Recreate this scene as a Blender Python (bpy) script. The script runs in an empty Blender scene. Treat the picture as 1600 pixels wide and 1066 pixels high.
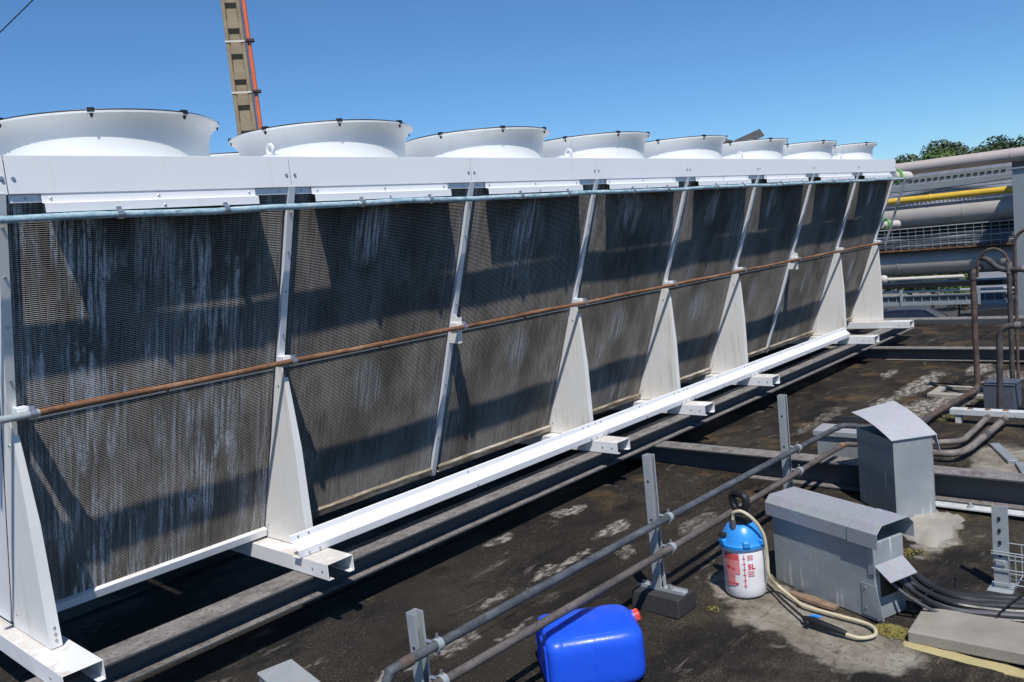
import bpy, bmesh, math, random
from mathutils import Vector, Matrix, Quaternion
random.seed(7)
SC = bpy.context.scene
COL = SC.collection

# ------------------------------------------------------------------ camera
cam_d = bpy.data.cameras.new('camera')
cam = bpy.data.objects.new('camera', cam_d)
COL.objects.link(cam)
right = Vector((0.664, -0.741, -0.104)).normalized()
fwd = Vector((0.732, 0.672, -0.114)).normalized()
right = (right - fwd * right.dot(fwd)).normalized()
upv = right.cross(fwd).normalized()
m = Matrix((right, upv, -fwd)).transposed().to_4x4()
m.translation = Vector((-1.082, -3.276, 1.730))
cam.matrix_world = m
cam_d.sensor_width = 36.0
cam_d.lens = 29.97
cam_d.clip_start = 0.05
cam_d.clip_end = 3000
SC.camera = cam

# ------------------------------------------------------------------ light
RAY = Vector((0.347, 0.413, -0.842)).normalized()      # the way the sunlight travels
world = bpy.data.worlds.new('World')
SC.world = world
world.use_nodes = True
wn = world.node_tree
sky = wn.nodes.new('ShaderNodeTexSky')
sky.sky_type = 'NISHITA'
sky.sun_disc = False
sky.sun_elevation = math.asin(-RAY.z)
sky.sun_rotation = math.atan2(-RAY.x, -RAY.y)
sky.altitude = 0
sky.air_density = 0.9
sky.dust_density = 0.0
sky.ozone_density = 10.0
bg = wn.nodes['Background']
bg.inputs['Strength'].default_value = 0.114
wb = wn.nodes.new('ShaderNodeMix')                 # white balance of the whole sky
wb.data_type = 'RGBA'; wb.blend_type = 'MULTIPLY'; wb.inputs[0].default_value = 1.0
wb.inputs[7].default_value = (0.82, 1.0, 1.06, 1.0)
wn.links.new(sky.outputs[0], wb.inputs[6])
wn.links.new(wb.outputs[2], bg.inputs['Color'])
sun_d = bpy.data.lights.new('sun', 'SUN')
sun_d.energy = 5.0
sun_d.angle = math.radians(0.5)
sun_d.color = (1.0, 0.955, 0.89)
sun = bpy.data.objects.new('sun', sun_d)
sun.rotation_euler = RAY.to_track_quat('-Z', 'Y').to_euler()
sun.location = (-6, -8, 12)
COL.objects.link(sun)
vs = SC.view_settings
vs.view_transform = 'Standard'
vs.look = 'None'
vs.gamma = 1.0
vs.exposure = 0.0
vs.use_curve_mapping = False

# ------------------------------------------------------------------ node helpers
class NT:
    def __init__(s, name):
        s.m = bpy.data.materials.new(name)
        s.m.use_nodes = True
        s.t = s.m.node_tree
        s.b = s.t.nodes['Principled BSDF']
        s.tc = s.t.nodes.new('ShaderNodeTexCoord')
        s.obj = s.tc.outputs['Object']
        s.geo = s.t.nodes.new('ShaderNodeNewGeometry')
        s.pos = s.geo.outputs['Position']
    def _in(s, sock, v):
        if v is None: return
        if isinstance(v, bpy.types.NodeSocket): s.t.links.new(v, sock)
        elif isinstance(v, (tuple, list)) and sock.type == 'RGBA': sock.default_value = tuple(v) + ((1.0,) if len(v) == 3 else ())
        else: sock.default_value = v
    def noise(s, scale, detail=4, rough=0.55, vec=None, dist=0.0, color=False):
        n = s.t.nodes.new('ShaderNodeTexNoise')
        s._in(n.inputs['Vector'], vec or s.pos)
        n.inputs['Scale'].default_value = scale
        n.inputs['Detail'].default_value = detail
        n.inputs['Roughness'].default_value = rough
        n.inputs['Distortion'].default_value = dist
        return n.outputs['Color' if color else 'Fac']
    def voro(s, scale, vec=None, feature='F1', out='Distance'):
        n = s.t.nodes.new('ShaderNodeTexVoronoi')
        n.feature = feature
        s._in(n.inputs['Vector'], vec or s.pos)
        n.inputs['Scale'].default_value = scale
        return n.outputs[out]
    def map(s, scale=(1, 1, 1), loc=(0, 0, 0), rot=(0, 0, 0), vec=None):
        n = s.t.nodes.new('ShaderNodeMapping')
        s._in(n.inputs['Vector'], vec or s.pos)
        n.inputs['Scale'].default_value = scale
        n.inputs['Location'].default_value = loc
        n.inputs['Rotation'].default_value = rot
        return n.outputs[0]
    def sep(s, vec=None):
        n = s.t.nodes.new('ShaderNodeSeparateXYZ')
        s._in(n.inputs[0], vec or s.pos)
        return n.outputs
    def math(s, op, a, b=None, c=None, clamp=False):
        n = s.t.nodes.new('ShaderNodeMath')
        n.operation = op
        n.use_clamp = clamp
        s._in(n.inputs[0], a); s._in(n.inputs[1], b); s._in(n.inputs[2], c)
        return n.outputs[0]
    def step(s, v, lo, hi):
        n = s.t.nodes.new('ShaderNodeMapRange')
        n.interpolation_type = 'SMOOTHSTEP'
        s._in(n.inputs['Value'], v)
        n.inputs['From Min'].default_value = lo
        n.inputs['From Max'].default_value = hi
        return n.outputs[0]
    def mix(s, a, b, f):
        n = s.t.nodes.new('ShaderNodeMix')
        n.data_type = 'RGBA'
        s._in(n.inputs[0], f); s._in(n.inputs[6], a); s._in(n.inputs[7], b)
        return n.outputs[2]
    def ramp(s, f, stops):
        n = s.t.nodes.new('ShaderNodeValToRGB')
        s._in(n.inputs[0], f)
        e = n.color_ramp.elements
        while len(e) < len(stops): e.new(0.5)
        for el, (p, c) in zip(e, stops):
            el.position = p
            el.color = tuple(c) + (1.0,) if len(c) == 3 else c
        return n.outputs[0]
    def bump(s, h, strength=0.3, dist=0.01):
        n = s.t.nodes.new('ShaderNodeBump')
        n.inputs['Strength'].default_value = strength
        n.inputs['Distance'].default_value = dist
        s._in(n.inputs['Height'], h)
        s.t.links.new(n.outputs[0], s.b.inputs['Normal'])
    def out(s, color=None, rough=None, metal=None, spec=None):
        s._in(s.b.inputs['Base Color'], color)
        s._in(s.b.inputs['Roughness'], rough)
        s._in(s.b.inputs['Metallic'], metal)
        s._in(s.b.inputs['Specular IOR Level'], spec)
        return s.m

def plain(name, c, rough=0.5, metal=0.0, var=0.12, scale=12.0, spec=0.5, bump=0.0):
    n = NT(name)
    f = n.noise(scale, 5, 0.6, n.obj)
    lo = tuple(x * (1 - var) for x in c)
    hi = tuple(min(1, x * (1 + var)) for x in c)
    col = n.ramp(f, [(0.3, lo), (0.7, hi)])
    g = n.noise(scale * 3.1, 4, 0.6, n.obj)
    r = n.math('MULTIPLY_ADD', g, 0.25, rough - 0.12)
    if bump: n.bump(g, bump, 0.004)
    return n.out(col, r, metal, spec)

def mat_white():
    n = NT('white_paint')
    big = n.noise(2.2, 3, 0.5)
    st = n.noise(1.0, 5, 0.65, n.map((38, 38, 1.6)))
    col = n.mix((0.72, 0.73, 0.75), (0.79, 0.79, 0.80), big)
    streak = n.math('MULTIPLY', n.step(st, 0.56, 0.78), n.step(n.noise(1.1, 2), 0.42, 0.65))
    col = n.mix(col, (0.50, 0.46, 0.38), n.math('MULTIPLY', streak, 0.55))
    up = n.step(n.sep(n.geo.outputs['Normal'])[2], 0.7, 0.95)
    grit = n.step(n.noise(130, 3, 0.7), 0.55, 0.62)
    patch = n.step(n.noise(4.2, 4, 0.65), 0.44, 0.54)
    z = n.sep()[2]
    low = n.step(n.math('MULTIPLY', z, -1.0), -0.5, -0.36)
    dirt = n.math('MULTIPLY', n.math('MULTIPLY', up, low), patch)
    col = n.mix(col, (0.42, 0.33, 0.22), n.math('MULTIPLY', dirt, n.math('MULTIPLY_ADD', grit, 0.45, 0.42)))
    n.bump(n.noise(9, 2), 0.04, 0.01)
    return n.out(col, n.math('MULTIPLY_ADD', n.noise(7, 3), 0.2, 0.28), 0.0, 0.5)

def mat_white_dirty():
    n = NT('soiled_white_paint')
    f = n.noise(1.0, 5, 0.65, n.map((6, 30, 30)))
    col = n.ramp(f, [(0.30, (0.09, 0.07, 0.05)), (0.46, (0.25, 0.205, 0.145)), (0.60, (0.42, 0.38, 0.32)), (0.74, (0.70, 0.69, 0.67))])
    col = n.mix(col, (0.05, 0.04, 0.03), n.math('MULTIPLY', n.step(n.noise(70, 4, 0.7), 0.55, 0.68), 0.7))
    n.bump(n.noise(60, 4, 0.7), 0.4, 0.004)
    return n.out(col, 0.7, 0.0, 0.3)

def mat_gusset():
    n = NT('off_white_paint')
    st = n.noise(1.0, 5, 0.65, n.map((30, 30, 1.2)))
    col = n.mix((0.77, 0.77, 0.765), (0.74, 0.715, 0.66), n.noise(2.5, 2))
    m_ = n.math('MULTIPLY', n.step(st, 0.50, 0.70), n.step(n.noise(2.4, 3), 0.40, 0.56))
    col = n.mix(col, (0.46, 0.42, 0.35), n.math('MULTIPLY', m_, 0.65))
    n.bump(n.noise(9, 2), 0.05, 0.01)
    return n.out(col, 0.38, 0.0, 0.5)

def mat_shroud():
    n = NT('shroud_plastic_white')
    col = n.mix((0.70, 0.72, 0.715), (0.76, 0.775, 0.76), n.noise(2.0, 4, 0.6))
    dr = n.noise(1.0, 4, 0.6, n.map((14, 14, 1.5)))
    col = n.mix(col, (0.46, 0.47, 0.44), n.math('MULTIPLY', n.step(dr, 0.55, 0.75), 0.35))
    return n.out(col, 0.42, 0.0, 0.4)

def mat_coil():
    n = NT('coil_fins')
    x, y, z = n.sep()
    vec = n.map((1, 0, 1))
    # basic fouled aluminium, colder and cleaner in places
    c0 = n.ramp(n.noise(2.3, 5, 0.6, vec), [(0.30, (0.14, 0.115, 0.088)), (0.52, (0.25, 0.21, 0.165)), (0.75, (0.36, 0.305, 0.24))])
    fin = n.noise(1.0, 3, 0.6, n.map((330, 0, 5)))
    c0 = n.mix(c0, (0.06, 0.055, 0.05), n.math('MULTIPLY', n.step(fin, 0.42, 0.66), 0.75))
    speck = n.noise(1.0, 2, 0.6, n.map((240, 0, 200)))
    c0 = n.mix(c0, (0.04, 0.038, 0.036), n.math('MULTIPLY', n.step(speck, 0.55, 0.68), 0.6))
    near = n.step(n.math('MULTIPLY', x, -1.0), -1.45, -0.85)
    # brown washed zones hanging under the nozzles
    u = n.math('SUBTRACT', n.math('FRACT', n.math('DIVIDE', x, 1.15)), 0.52)
    wob = n.math('MULTIPLY_ADD', n.noise(2.2, 4, 0.6, vec), 0.30, -0.15)
    def blob(z0, hw, hh):
        a = n.math('POWER', n.math('DIVIDE', n.math('ADD', u, wob), hw), 2.0)
        b = n.math('POWER', n.math('DIVIDE', n.math('SUBTRACT', z, z0), hh), 2.0)
        return n.math('ADD', a, b)
    bay = n.math('FLOOR', n.math('DIVIDE', x, 1.15))
    cb_ = n.t.nodes.new('ShaderNodeCombineXYZ'); n.t.links.new(bay, cb_.inputs[0])
    rnd = n.noise(3.71, 0, 0.5, cb_.outputs[0])
    for z0, st in ((1.80, 0.42), (0.98, 0.50)):
        hm = blob(z0, 0.20, 0.26)
        up_ = n.step(n.math('SUBTRACT', z, z0), -0.10, 0.12)
        ring = n.math('MULTIPLY', n.step(hm, 0.45, 0.95), n.step(n.math('MULTIPLY', hm, -1.0), -1.9, -1.0))
        c0 = n.mix(c0, (0.060, 0.046, 0.032), n.math('MULTIPLY', n.math('MULTIPLY', ring, up_), st))
        wash_ = n.step(n.math('MULTIPLY', hm, -1.0), -1.1, -0.5)
        c0 = n.mix(c0, (0.085, 0.075, 0.062), n.math('MULTIPLY', wash_, 0.45))
    broad = n.noise(1.0, 4, 0.6, n.map((2.4, 0, 0.8), (4, 0, 1)))
    c0 = n.mix(c0, (0.075, 0.064, 0.050), n.math('MULTIPLY', n.step(broad, 0.50, 0.66), 0.6))
    # white lime streaks
    s1 = n.noise(1.0, 6, 0.7, n.map((60, 0, 2.6)))
    s2 = n.noise(1.0, 4, 0.6, n.map((9, 0, 1.1), (3, 0, 0)))
    big = n.noise(1.0, 3, 0.55, n.map((1.7, 0, 0.9), (7, 0, 2)))
    s3 = n.noise(1.0, 5, 0.65, n.map((6, 0, 2.4), (1, 0, 6)))
    lime = n.math('MULTIPLY', n.step(s1, 0.44, 0.58), n.math('MAXIMUM', n.step(s2, 0.48, 0.58), n.step(s3, 0.48, 0.56)))
    zone = n.math('MULTIPLY_ADD', n.step(n.noise(1.0, 4, 0.6, n.map((2.6, 0, 1.7), (2, 0, 8))), 0.40, 0.60), 0.85, 0.15)
    amount = n.math('MULTIPLY_ADD', n.math('MULTIPLY', near, zone), 0.95, n.math('MULTIPLY', n.step(big, 0.53, 0.68), 0.45), clamp=True)
    lime = n.math('MULTIPLY', lime, amount)
    for z0, st, sh in ((1.85, 0.80, 0.05), (1.06, 0.62, -0.03)):
        u2 = n.math('ADD', n.math('ADD', u, n.math('MULTIPLY_ADD', rnd, 0.5, -0.25 + sh)), n.math('MULTIPLY', wob, 0.9))
        a = n.math('POWER', n.math('DIVIDE', u2, 0.095), 2.0)
        b = n.math('POWER', n.math('DIVIDE', n.math('SUBTRACT', z, z0), 0.15), 2.0)
        core = n.step(n.math('MULTIPLY', n.math('ADD', a, b), -1.0), -1.4, 0.0)
        lime = n.math('MAXIMUM', lime, n.math('MULTIPLY', n.math('MULTIPLY', core, n.step(s1, 0.42, 0.62)), st))
    edge = n.math('ABSOLUTE', n.math('SUBTRACT', n.math('FRACT', n.math('DIVIDE', x, 1.15)), 0.5))
    lime = n.math('MAXIMUM', lime, n.math('MULTIPLY', n.math('MULTIPLY', n.step(edge, 0.36, 0.47), n.step(s1, 0.45, 0.6)), n.math('MULTIPLY', n.step(big, 0.4, 0.6), 0.7)))
    lit_ledge = n.step(n.sep(n.geo.outputs['True Normal'])[2], 0.0, 0.2)
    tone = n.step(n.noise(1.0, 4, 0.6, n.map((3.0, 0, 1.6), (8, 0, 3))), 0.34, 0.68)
    lit_tip = n.mix(n.mix(c0, (0.27, 0.245, 0.215), 0.6), (0.60, 0.555, 0.495), n.math('MULTIPLY', tone, 0.75))
    lit_tip = n.mix(lit_tip, (0.05, 0.045, 0.04), n.math('MULTIPLY', n.step(fin, 0.50, 0.64), 0.75))
    c0 = n.mix(n.mix(c0, (0.010, 0.010, 0.011), 0.84), lit_tip, lit_ledge)  # up-facing ridge tips coloured pale, the rest near-black, to boost sun and shade contrast
    grain = n.step(n.noise(1.0, 3, 0.6, n.map((150, 0, 60))), 0.34, 0.56)
    lime = n.math('MULTIPLY', lime, n.math('MULTIPLY_ADD', grain, 0.65, 0.35))
    col = n.mix(c0, (0.58, 0.59, 0.61), lime)
    n.bump(fin, 0.35, 0.003)
    return n.out(col, 0.8, 0.0, 0.06)

def mat_galv(name, c=(0.42, 0.45, 0.47), metal=0.35, rough=0.42):
    n = NT(name)
    v = n.voro(55, n.obj, 'F1', 'Color')
    f = n.noise(3.0, 4, 0.6, n.obj)
    col = n.mix(tuple(x * 0.82 for x in c), tuple(min(1, x * 1.12) for x in c), f)
    col = n.mix(col, v, 0.05)
    dr = n.noise(1.0, 4, 0.6, n.map((22, 22, 1.5), vec=n.obj))
    col = n.mix(col, (0.55, 0.57, 0.58), n.math('MULTIPLY', n.step(dr, 0.63, 0.78), 0.35))
    n.bump(n.noise(5, 3, 0.5, n.obj), 0.12, 0.02)
    return n.out(col, n.math('MULTIPLY_ADD', n.noise(9, 3, 0.5, n.obj), 0.25, rough - 0.12), metal, 0.5)

def mat_duct():
    n = NT('zinc_sheet_stained')
    f = n.noise(2.6, 5, 0.6, n.obj)
    col = n.ramp(f, [(0.3, (0.26, 0.29, 0.31)), (0.7, (0.37, 0.40, 0.42))])
    dr = n.noise(1.0, 4, 0.65, n.map((34, 34, 2.6), rot=(0.22, 0, 0), vec=n.obj))
    k = n.math('MULTIPLY', n.step(dr, 0.57, 0.63), n.step(n.noise(4.2, 3, 0.5, n.obj), 0.47, 0.56))
    col = n.mix(col, (0.62, 0.63, 0.63), n.math('MULTIPLY', k, 0.8))
    col = n.mix(col, (0.24, 0.22, 0.17), n.math('MULTIPLY', n.step(n.noise(7, 4, 0.6, n.obj), 0.6, 0.75), 0.35))
    n.bump(n.noise(5, 3, 0.5, n.obj), 0.35, 0.025)
    return n.out(col, n.math('MULTIPLY_ADD', n.noise(8, 4, 0.6, n.obj), 0.3, 0.34), 0.25, 0.5)

def mat_roof():
    n = NT('bitumen_roofing')
    x, y, z = n.sep()
    f = n.noise(1.0, 5, 0.6, n.map((0.9, 1.4, 1)))
    col = n.ramp(f, [(0.25, (0.010, 0.009, 0.009)), (0.5, (0.020, 0.017, 0.0145)), (0.78, (0.044, 0.035, 0.026))])
    # mineral chips
    ch = n.voro(165)
    big = n.noise(1.6, 4, 0.6)
    chip = n.math('MULTIPLY', n.step(n.math('MULTIPLY', ch, -1.0), -0.42, -0.20), n.step(big, 0.34, 0.60))
    cc2 = n.ramp(n.voro(165, out='Color'), [(0.2, (0.075, 0.060, 0.042)), (0.6, (0.15, 0.125, 0.092)), (0.9, (0.26, 0.235, 0.20))])
    col = n.mix(col, cc2, n.math('MULTIPLY', chip, 0.60))
    blk = n.step(n.noise(120, 3, 0.7), 0.56, 0.66)
    col = n.mix(col, (0.010, 0.009, 0.009), n.math('MULTIPLY', blk, 0.75))
    # moss-brown zones around the cross beam and the ducts
    brown = n.math('MULTIPLY', n.step(n.noise(3.1, 5, 0.65, n.map((1, 1, 1), (5, 1, 0))), 0.50, 0.68), n.step(x, 2.6, 3.5))
    col = n.mix(col, (0.105, 0.070, 0.032), n.math('MULTIPLY', brown, 0.7))
    yb = n.math('MULTIPLY', n.step(n.noise(9, 5, 0.7), 0.62, 0.72), n.step(n.noise(1.7, 2, 0.5, n.map((1, 1, 1), (2, 8, 0))), 0.5, 0.62))
    col = n.mix(col, (0.17, 0.13, 0.04), n.math('MULTIPLY', yb, 0.35))
    sand = n.math('MULTIPLY', n.step(n.math('MULTIPLY', y, -1.0), 1.0, 1.5), n.step(n.noise(2.7, 5, 0.65, n.map((1, 1, 1), (9, 3, 0))), 0.40, 0.62))
    col = n.mix(col, n.mix((0.055, 0.043, 0.027), (0.17, 0.142, 0.10), n.step(n.noise(95, 3, 0.7), 0.46, 0.60)), n.math('MULTIPLY', sand, 0.5))
    # faint dried water film
    film = n.step(n.noise(1.0, 5, 0.6, n.map((0.7, 1.5, 1), (11, 4, 0), (0, 0, 0.25))), 0.54, 0.70)
    col = n.mix(col, (0.095, 0.082, 0.068), n.math('MULTIPLY', film, 0.20))
    damp = n.step(n.noise(1.0, 5, 0.62, n.map((1.5, 2.6, 1), (6, 9, 0), (0, 0, 0.15))), 0.52, 0.62)
    col = n.mix(col, (0.009, 0.008, 0.008), n.math('MULTIPLY', damp, 0.72))
    wisp = n.math('MULTIPLY', n.step(n.noise(1.0, 6, 0.7, n.map((2.2, 9.0, 1), (4, 4, 0), (0, 0, 0.1))), 0.58, 0.68), n.step(n.noise(1.5, 3, 0.5, n.map((1, 1, 1), (3, 12, 0))), 0.46, 0.62))
    col = n.mix(col, (0.23, 0.21, 0.185), n.math('MULTIPLY', wisp, n.math('MULTIPLY_ADD', n.step(n.noise(60, 4, 0.7), 0.40, 0.58), 0.5, 0.15)))
    # dried white deposits: outlines of puddles
    wx = n.noise(5.5, 4, 0.6, color=True)
    vm = n.t.nodes.new('ShaderNodeVectorMath'); vm.operation = 'MULTIPLY_ADD'
    n.t.links.new(wx, vm.inputs[0]); vm.inputs[1].default_value = (0.42, 0.26, 0); n.t.links.new(n.pos, vm.inputs[2])
    wv = vm.outputs[0]
    holes = n.step(n.noise(1.0, 6, 0.7, n.map((13, 26, 1))), 0.44, 0.58)
    tot = None
    P_ = [(2.89, 0.03, .13, .05, .9), (2.31, .10, .10, .035, .7), (2.79, -.39, .16, .045, .75), (2.22, -.44, .20, .035, .7),
          (0.94, -.54, .16, .03, .9), (1.69, -.42, .14, .04, .5), (1.25, -.58, .17, .035, .6), (1.55, -.70, .12, .02, .5), (2.55, -.62, .10, .04, .45),
          (7.21, -.76, .55, .10, .85), (6.48, -.71, .22, .07, .7), (6.55, -1.17, .40, .16, .8), (8.1, -1.04, .30, .10, .8),
          (6.25, -1.05, .35, .18, .95), (7.7, -1.35, .35, .14, .6), (7.6, -.35, .25, .06, .6), (5.6, -.45, .5, .05, .35), (5.3, -.9, .5, .05, .3), (3.1, -.75, .18, .05, .4)]
    for (px_, py_, rx, ry, s_) in P_:
        mp = n.map((1 / rx, 1 / ry, 0), (-(px_ + .21) / rx, -(py_ + .13) / ry, 0), vec=wv)
        ln = n.t.nodes.new('ShaderNodeVectorMath'); ln.operation = 'LENGTH'
        n.t.links.new(mp, ln.inputs[0])
        k = n.math('MULTIPLY', n.step(n.math('MULTIPLY', ln.outputs['Value'], -1.0), -1.30, -0.75), min(1.0, s_ * 1.25))
        tot = k if tot is None else n.math('MAXIMUM', tot, k)
    tot = n.math('MULTIPLY', tot, n.math('MULTIPLY_ADD', holes, 0.85, 0.15))
    col = n.mix(col, (0.34, 0.31, 0.275), tot)
    # old mortar smeared round the boxes
    mt = None
    for (px_, py_, rx, ry, rot_) in ((2.27, -1.72, 0.44, 0.21, 1.22), (2.44, -1.42, 0.28, 0.18, 1.22), (2.18, -2.02, 0.24, 0.20, 1.2), (4.9, -1.95, 0.5, 0.2, 0.3), (3.5, -1.92, 0.26, 0.10, 0.1), (5.0, -2.5, 0.6, 0.25, 0.2)):
        mp = n.t.nodes.new('ShaderNodeMapping'); mp.vector_type = 'TEXTURE'
        n.t.links.new(wv, mp.inputs[0])
        mp.inputs['Location'].default_value = (px_ + .21, py_ + .13, 0); mp.inputs['Rotation'].default_value = (0, 0, rot_); mp.inputs['Scale'].default_value = (rx, ry, 1e3)
        ln = n.t.nodes.new('ShaderNodeVectorMath'); ln.operation = 'LENGTH'
        n.t.links.new(mp.outputs[0], ln.inputs[0])
        k = n.step(n.math('MULTIPLY', ln.outputs['Value'], -1.0), -1.12, -0.80)
        mt = k if mt is None else n.math('MAXIMUM', mt, k)
    mcol = n.ramp(n.noise(4.5, 6, 0.65), [(0.30, (0.11, 0.095, 0.072)), (0.5, (0.23, 0.205, 0.165)), (0.68, (0.36, 0.33, 0.29))])
    mcol = n.mix(mcol, (0.05, 0.042, 0.034), n.math('MULTIPLY', n.step(n.noise(45, 4, 0.7), 0.54, 0.66), 0.6))
    col = n.mix(col, mcol, mt)
    # thin tide lines
    tl = n.math('ABSOLUTE', n.math('SUBTRACT', n.noise(1.0, 3, 0.5, n.map((0.75, 1.9, 1), (1, 5, 0))), 0.5))
    tide = n.math('MULTIPLY', n.step(n.math('MULTIPLY', tl, -1.0), -0.010, -0.001), n.math('MULTIPLY', n.step(n.noise(3.3, 3), 0.50, 0.62), n.step(n.noise(30, 4, 0.7), 0.42, 0.58)))
    col = n.mix(col, (0.22, 0.20, 0.17), n.math('MULTIPLY', tide, 0.5))
    h = n.math('ADD', n.math('MULTIPLY', n.noise(150, 3, 0.7), 0.7), n.math('MULTIPLY', n.noise(7, 4, 0.6), 1.2))
    n.bump(h, 1.0, 0.010)
    return n.out(col, n.math('MULTIPLY_ADD', n.step(n.noise(1.3, 4, 0.6, n.map((1, 1.6, 1), (2, 2, 0))), 0.40, 0.62), 0.3, 0.58), 0.0, 0.18)

def mat_beam():
    n = NT('dusty_dark_steel')
    up = n.step(n.sep(n.geo.outputs['Normal'])[2], 0.6, 0.95)
    dust = n.noise(1.0, 6, 0.7, n.map((9, 14, 9)))
    col = n.mix((0.075, 0.08, 0.088), (0.055, 0.058, 0.065), n.noise(3, 3))
    d = n.ramp(dust, [(0.30, (0.085, 0.078, 0.075)), (0.50, (0.20, 0.185, 0.175)), (0.62, (0.24, 0.225, 0.215)), (0.80, (0.40, 0.36, 0.28))])
    d = n.mix(d, (0.05, 0.045, 0.045), n.math('MULTIPLY', n.step(n.noise(60, 4, 0.7), 0.52, 0.64), 0.7))
    col = n.mix(col, d, up)
    n.bump(n.noise(70, 3), 0.15, 0.003)
    return n.out(col, 0.6, 0.0, 0.4)

def mat_rust(name, a, b, c, scale=14):
    n = NT(name)
    f = n.noise(1.0, 6, 0.7, n.map((scale * 0.35, scale, scale)))
    col = n.ramp(f, [(0.32, a), (0.5, b), (0.68, c)])
    col = n.mix(col, tuple(x * 0.35 for x in a), n.math('MULTIPLY', n.step(n.noise(55, 4, 0.7), 0.56, 0.66), 0.6))
    n.bump(n.noise(60, 4, 0.7), 0.25, 0.002)
    return n.out(col, 0.7, 0.0, 0.35)

def mat_concrete(name, c, speck=0.5):
    n = NT(name)
    f = n.noise(6, 5, 0.6, n.obj)
    col = n.ramp(f, [(0.3, tuple(x * 0.78 for x in c)), (0.7, tuple(min(1, x * 1.12) for x in c))])
    s_ = n.voro(190, n.obj)
    col = n.mix(col, tuple(x * 0.35 for x in c), n.math('MULTIPLY', n.step(n.math('MULTIPLY', s_, -1.0), -0.25, -0.1), speck))
    n.bump(n.noise(110, 4, 0.7, n.obj), 0.4, 0.004)
    return n.out(col, 0.85, 0.0, 0.25)

def mat_leaf(name, a, b):
    n = NT(name)
    f = n.noise(0.55, 2, 0.5)
    g = n.noise(7.0, 2, 0.5)
    col = n.mix(a, b, n.math('MULTIPLY_ADD', n.step(g, 0.35, 0.65), 0.6, n.math('MULTIPLY', n.step(f, 0.4, 0.6), 0.4)))
    m_ = n.out(col, 0.6, 0.0, 0.3)
    return m_

M = {}
M['white'] = mat_white()
M['gusset'] = mat_gusset()
M['shroud'] = mat_shroud()
M['coil'] = mat_coil()
M['galv'] = mat_galv('galvanised_steel')
M['galv_dark'] = mat_galv('weathered_galvanised_steel', (0.30, 0.33, 0.35), 0.3)
M['duct'] = mat_duct()
M['lid'] = mat_galv('pale_zinc_sheet', (0.33, 0.34, 0.365), 0.15, 0.5)
M['lid_pale'] = mat_galv('bright_zinc_sheet', (0.42, 0.425, 0.455), 0.1, 0.5)
M['white_dirty'] = mat_white_dirty()
M['roof'] = mat_roof()
M['beam'] = mat_beam()
M['rust'] = mat_rust('rusty_pipe_orange', (0.105, 0.052, 0.030), (0.20, 0.098, 0.050), (0.30, 0.185, 0.12))
M['blue_pipe'] = mat_rust('pale_blue_pipe_paint', (0.10, 0.20, 0.26), (0.30, 0.44, 0.50), (0.50, 0.55, 0.58), 40)
M['dark_pipe'] = mat_rust('dark_oxidised_pipe', (0.034, 0.033, 0.034), (0.060, 0.057, 0.058), (0.10, 0.088, 0.082))
M['blue_dark_pipe'] = mat_rust('slate_blue_pipe', (0.036, 0.040, 0.047), (0.065, 0.075, 0.088), (0.11, 0.12, 0.128), 20)
M['brown_pipe'] = mat_rust('brown_pipe', (0.048, 0.034, 0.029), (0.085, 0.060, 0.050), (0.14, 0.098, 0.080))
M['rail_pipe'] = mat_rust('dull_grey_brown_pipe', (0.058, 0.052, 0.051), (0.098, 0.085, 0.082), (0.145, 0.125, 0.12))
M['copper_pipe'] = mat_rust('worn_grey_brown_pipe', (0.10, 0.085, 0.08), (0.17, 0.15, 0.14), (0.26, 0.21, 0.18))
M['black'] = plain('black_plastic', (0.012, 0.012, 0.013), 0.45)
M['rubber'] = plain('black_rubber', (0.028, 0.028, 0.031), 0.75, bump=0.3, scale=30)
M['screw'] = plain('bright_screw_metal', (0.45, 0.46, 0.48), 0.3, 0.8)
M['dark_metal'] = plain('dark_guard_metal', (0.02, 0.02, 0.022), 0.5, 0.3)
M['slab'] = mat_concrete('pebbly_concrete', (0.27, 0.25, 0.215), 0.55)
M['mortar'] = mat_concrete('pale_mortar', (0.31, 0.29, 0.255), 0.25)
M['grit'] = plain('grey_grit', (0.12, 0.105, 0.085), 0.9)
M['mortar_yellow'] = mat_concrete('yellowed_mortar', (0.40, 0.34, 0.17), 0.3)
M['pole'] = mat_concrete('weathered_pole_concrete', (0.27, 0.22, 0.15), 0.5)
M['orange'] = plain('orange_conduit', (0.62, 0.12, 0.03), 0.5)
M['yellow'] = plain('yellow_gas_pipe', (0.62, 0.40, 0.045), 0.4)
M['clad'] = plain('aluminium_cladding', (0.37, 0.345, 0.315), 0.42, 0.1, 0.08, 3)
M['clad_pink'] = plain('faded_pipe_cladding', (0.44, 0.385, 0.36), 0.5, 0.1, 0.08, 3)
M['jerry'] = None
M['hose'] = plain('cream_hose', (0.50, 0.44, 0.30), 0.5)
M['wood'] = plain('weathered_wood', (0.20, 0.135, 0.09), 0.8, var=0.3, scale=25, bump=0.4)
M['green'] = plain('green_flange_paint', (0.16, 0.42, 0.09), 0.5, var=0.25)
M['cap_white'] = plain('pale_insulation', (0.55, 0.50, 0.46), 0.7)
M['cable'] = plain('black_cable_sheath', (0.020, 0.020, 0.022), 0.42)
M['cable_grey'] = plain('grey_cable_sheath', (0.075, 0.075, 0.085), 0.45)
M['asphalt'] = plain('asphalt', (0.05, 0.05, 0.05), 0.85, var=0.25, scale=0.8)
M['roof_grey'] = plain('grey_metal_roofing', (0.17, 0.18, 0.20), 0.55, 0.1, 0.1, 0.5)
M['wall_pale'] = plain('pale_wall_sheet', (0.42, 0.42, 0.43), 0.6, var=0.06, scale=0.6)
M['wall_sand'] = plain('sand_render', (0.42, 0.36, 0.27), 0.8, var=0.08, scale=0.6)
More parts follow.
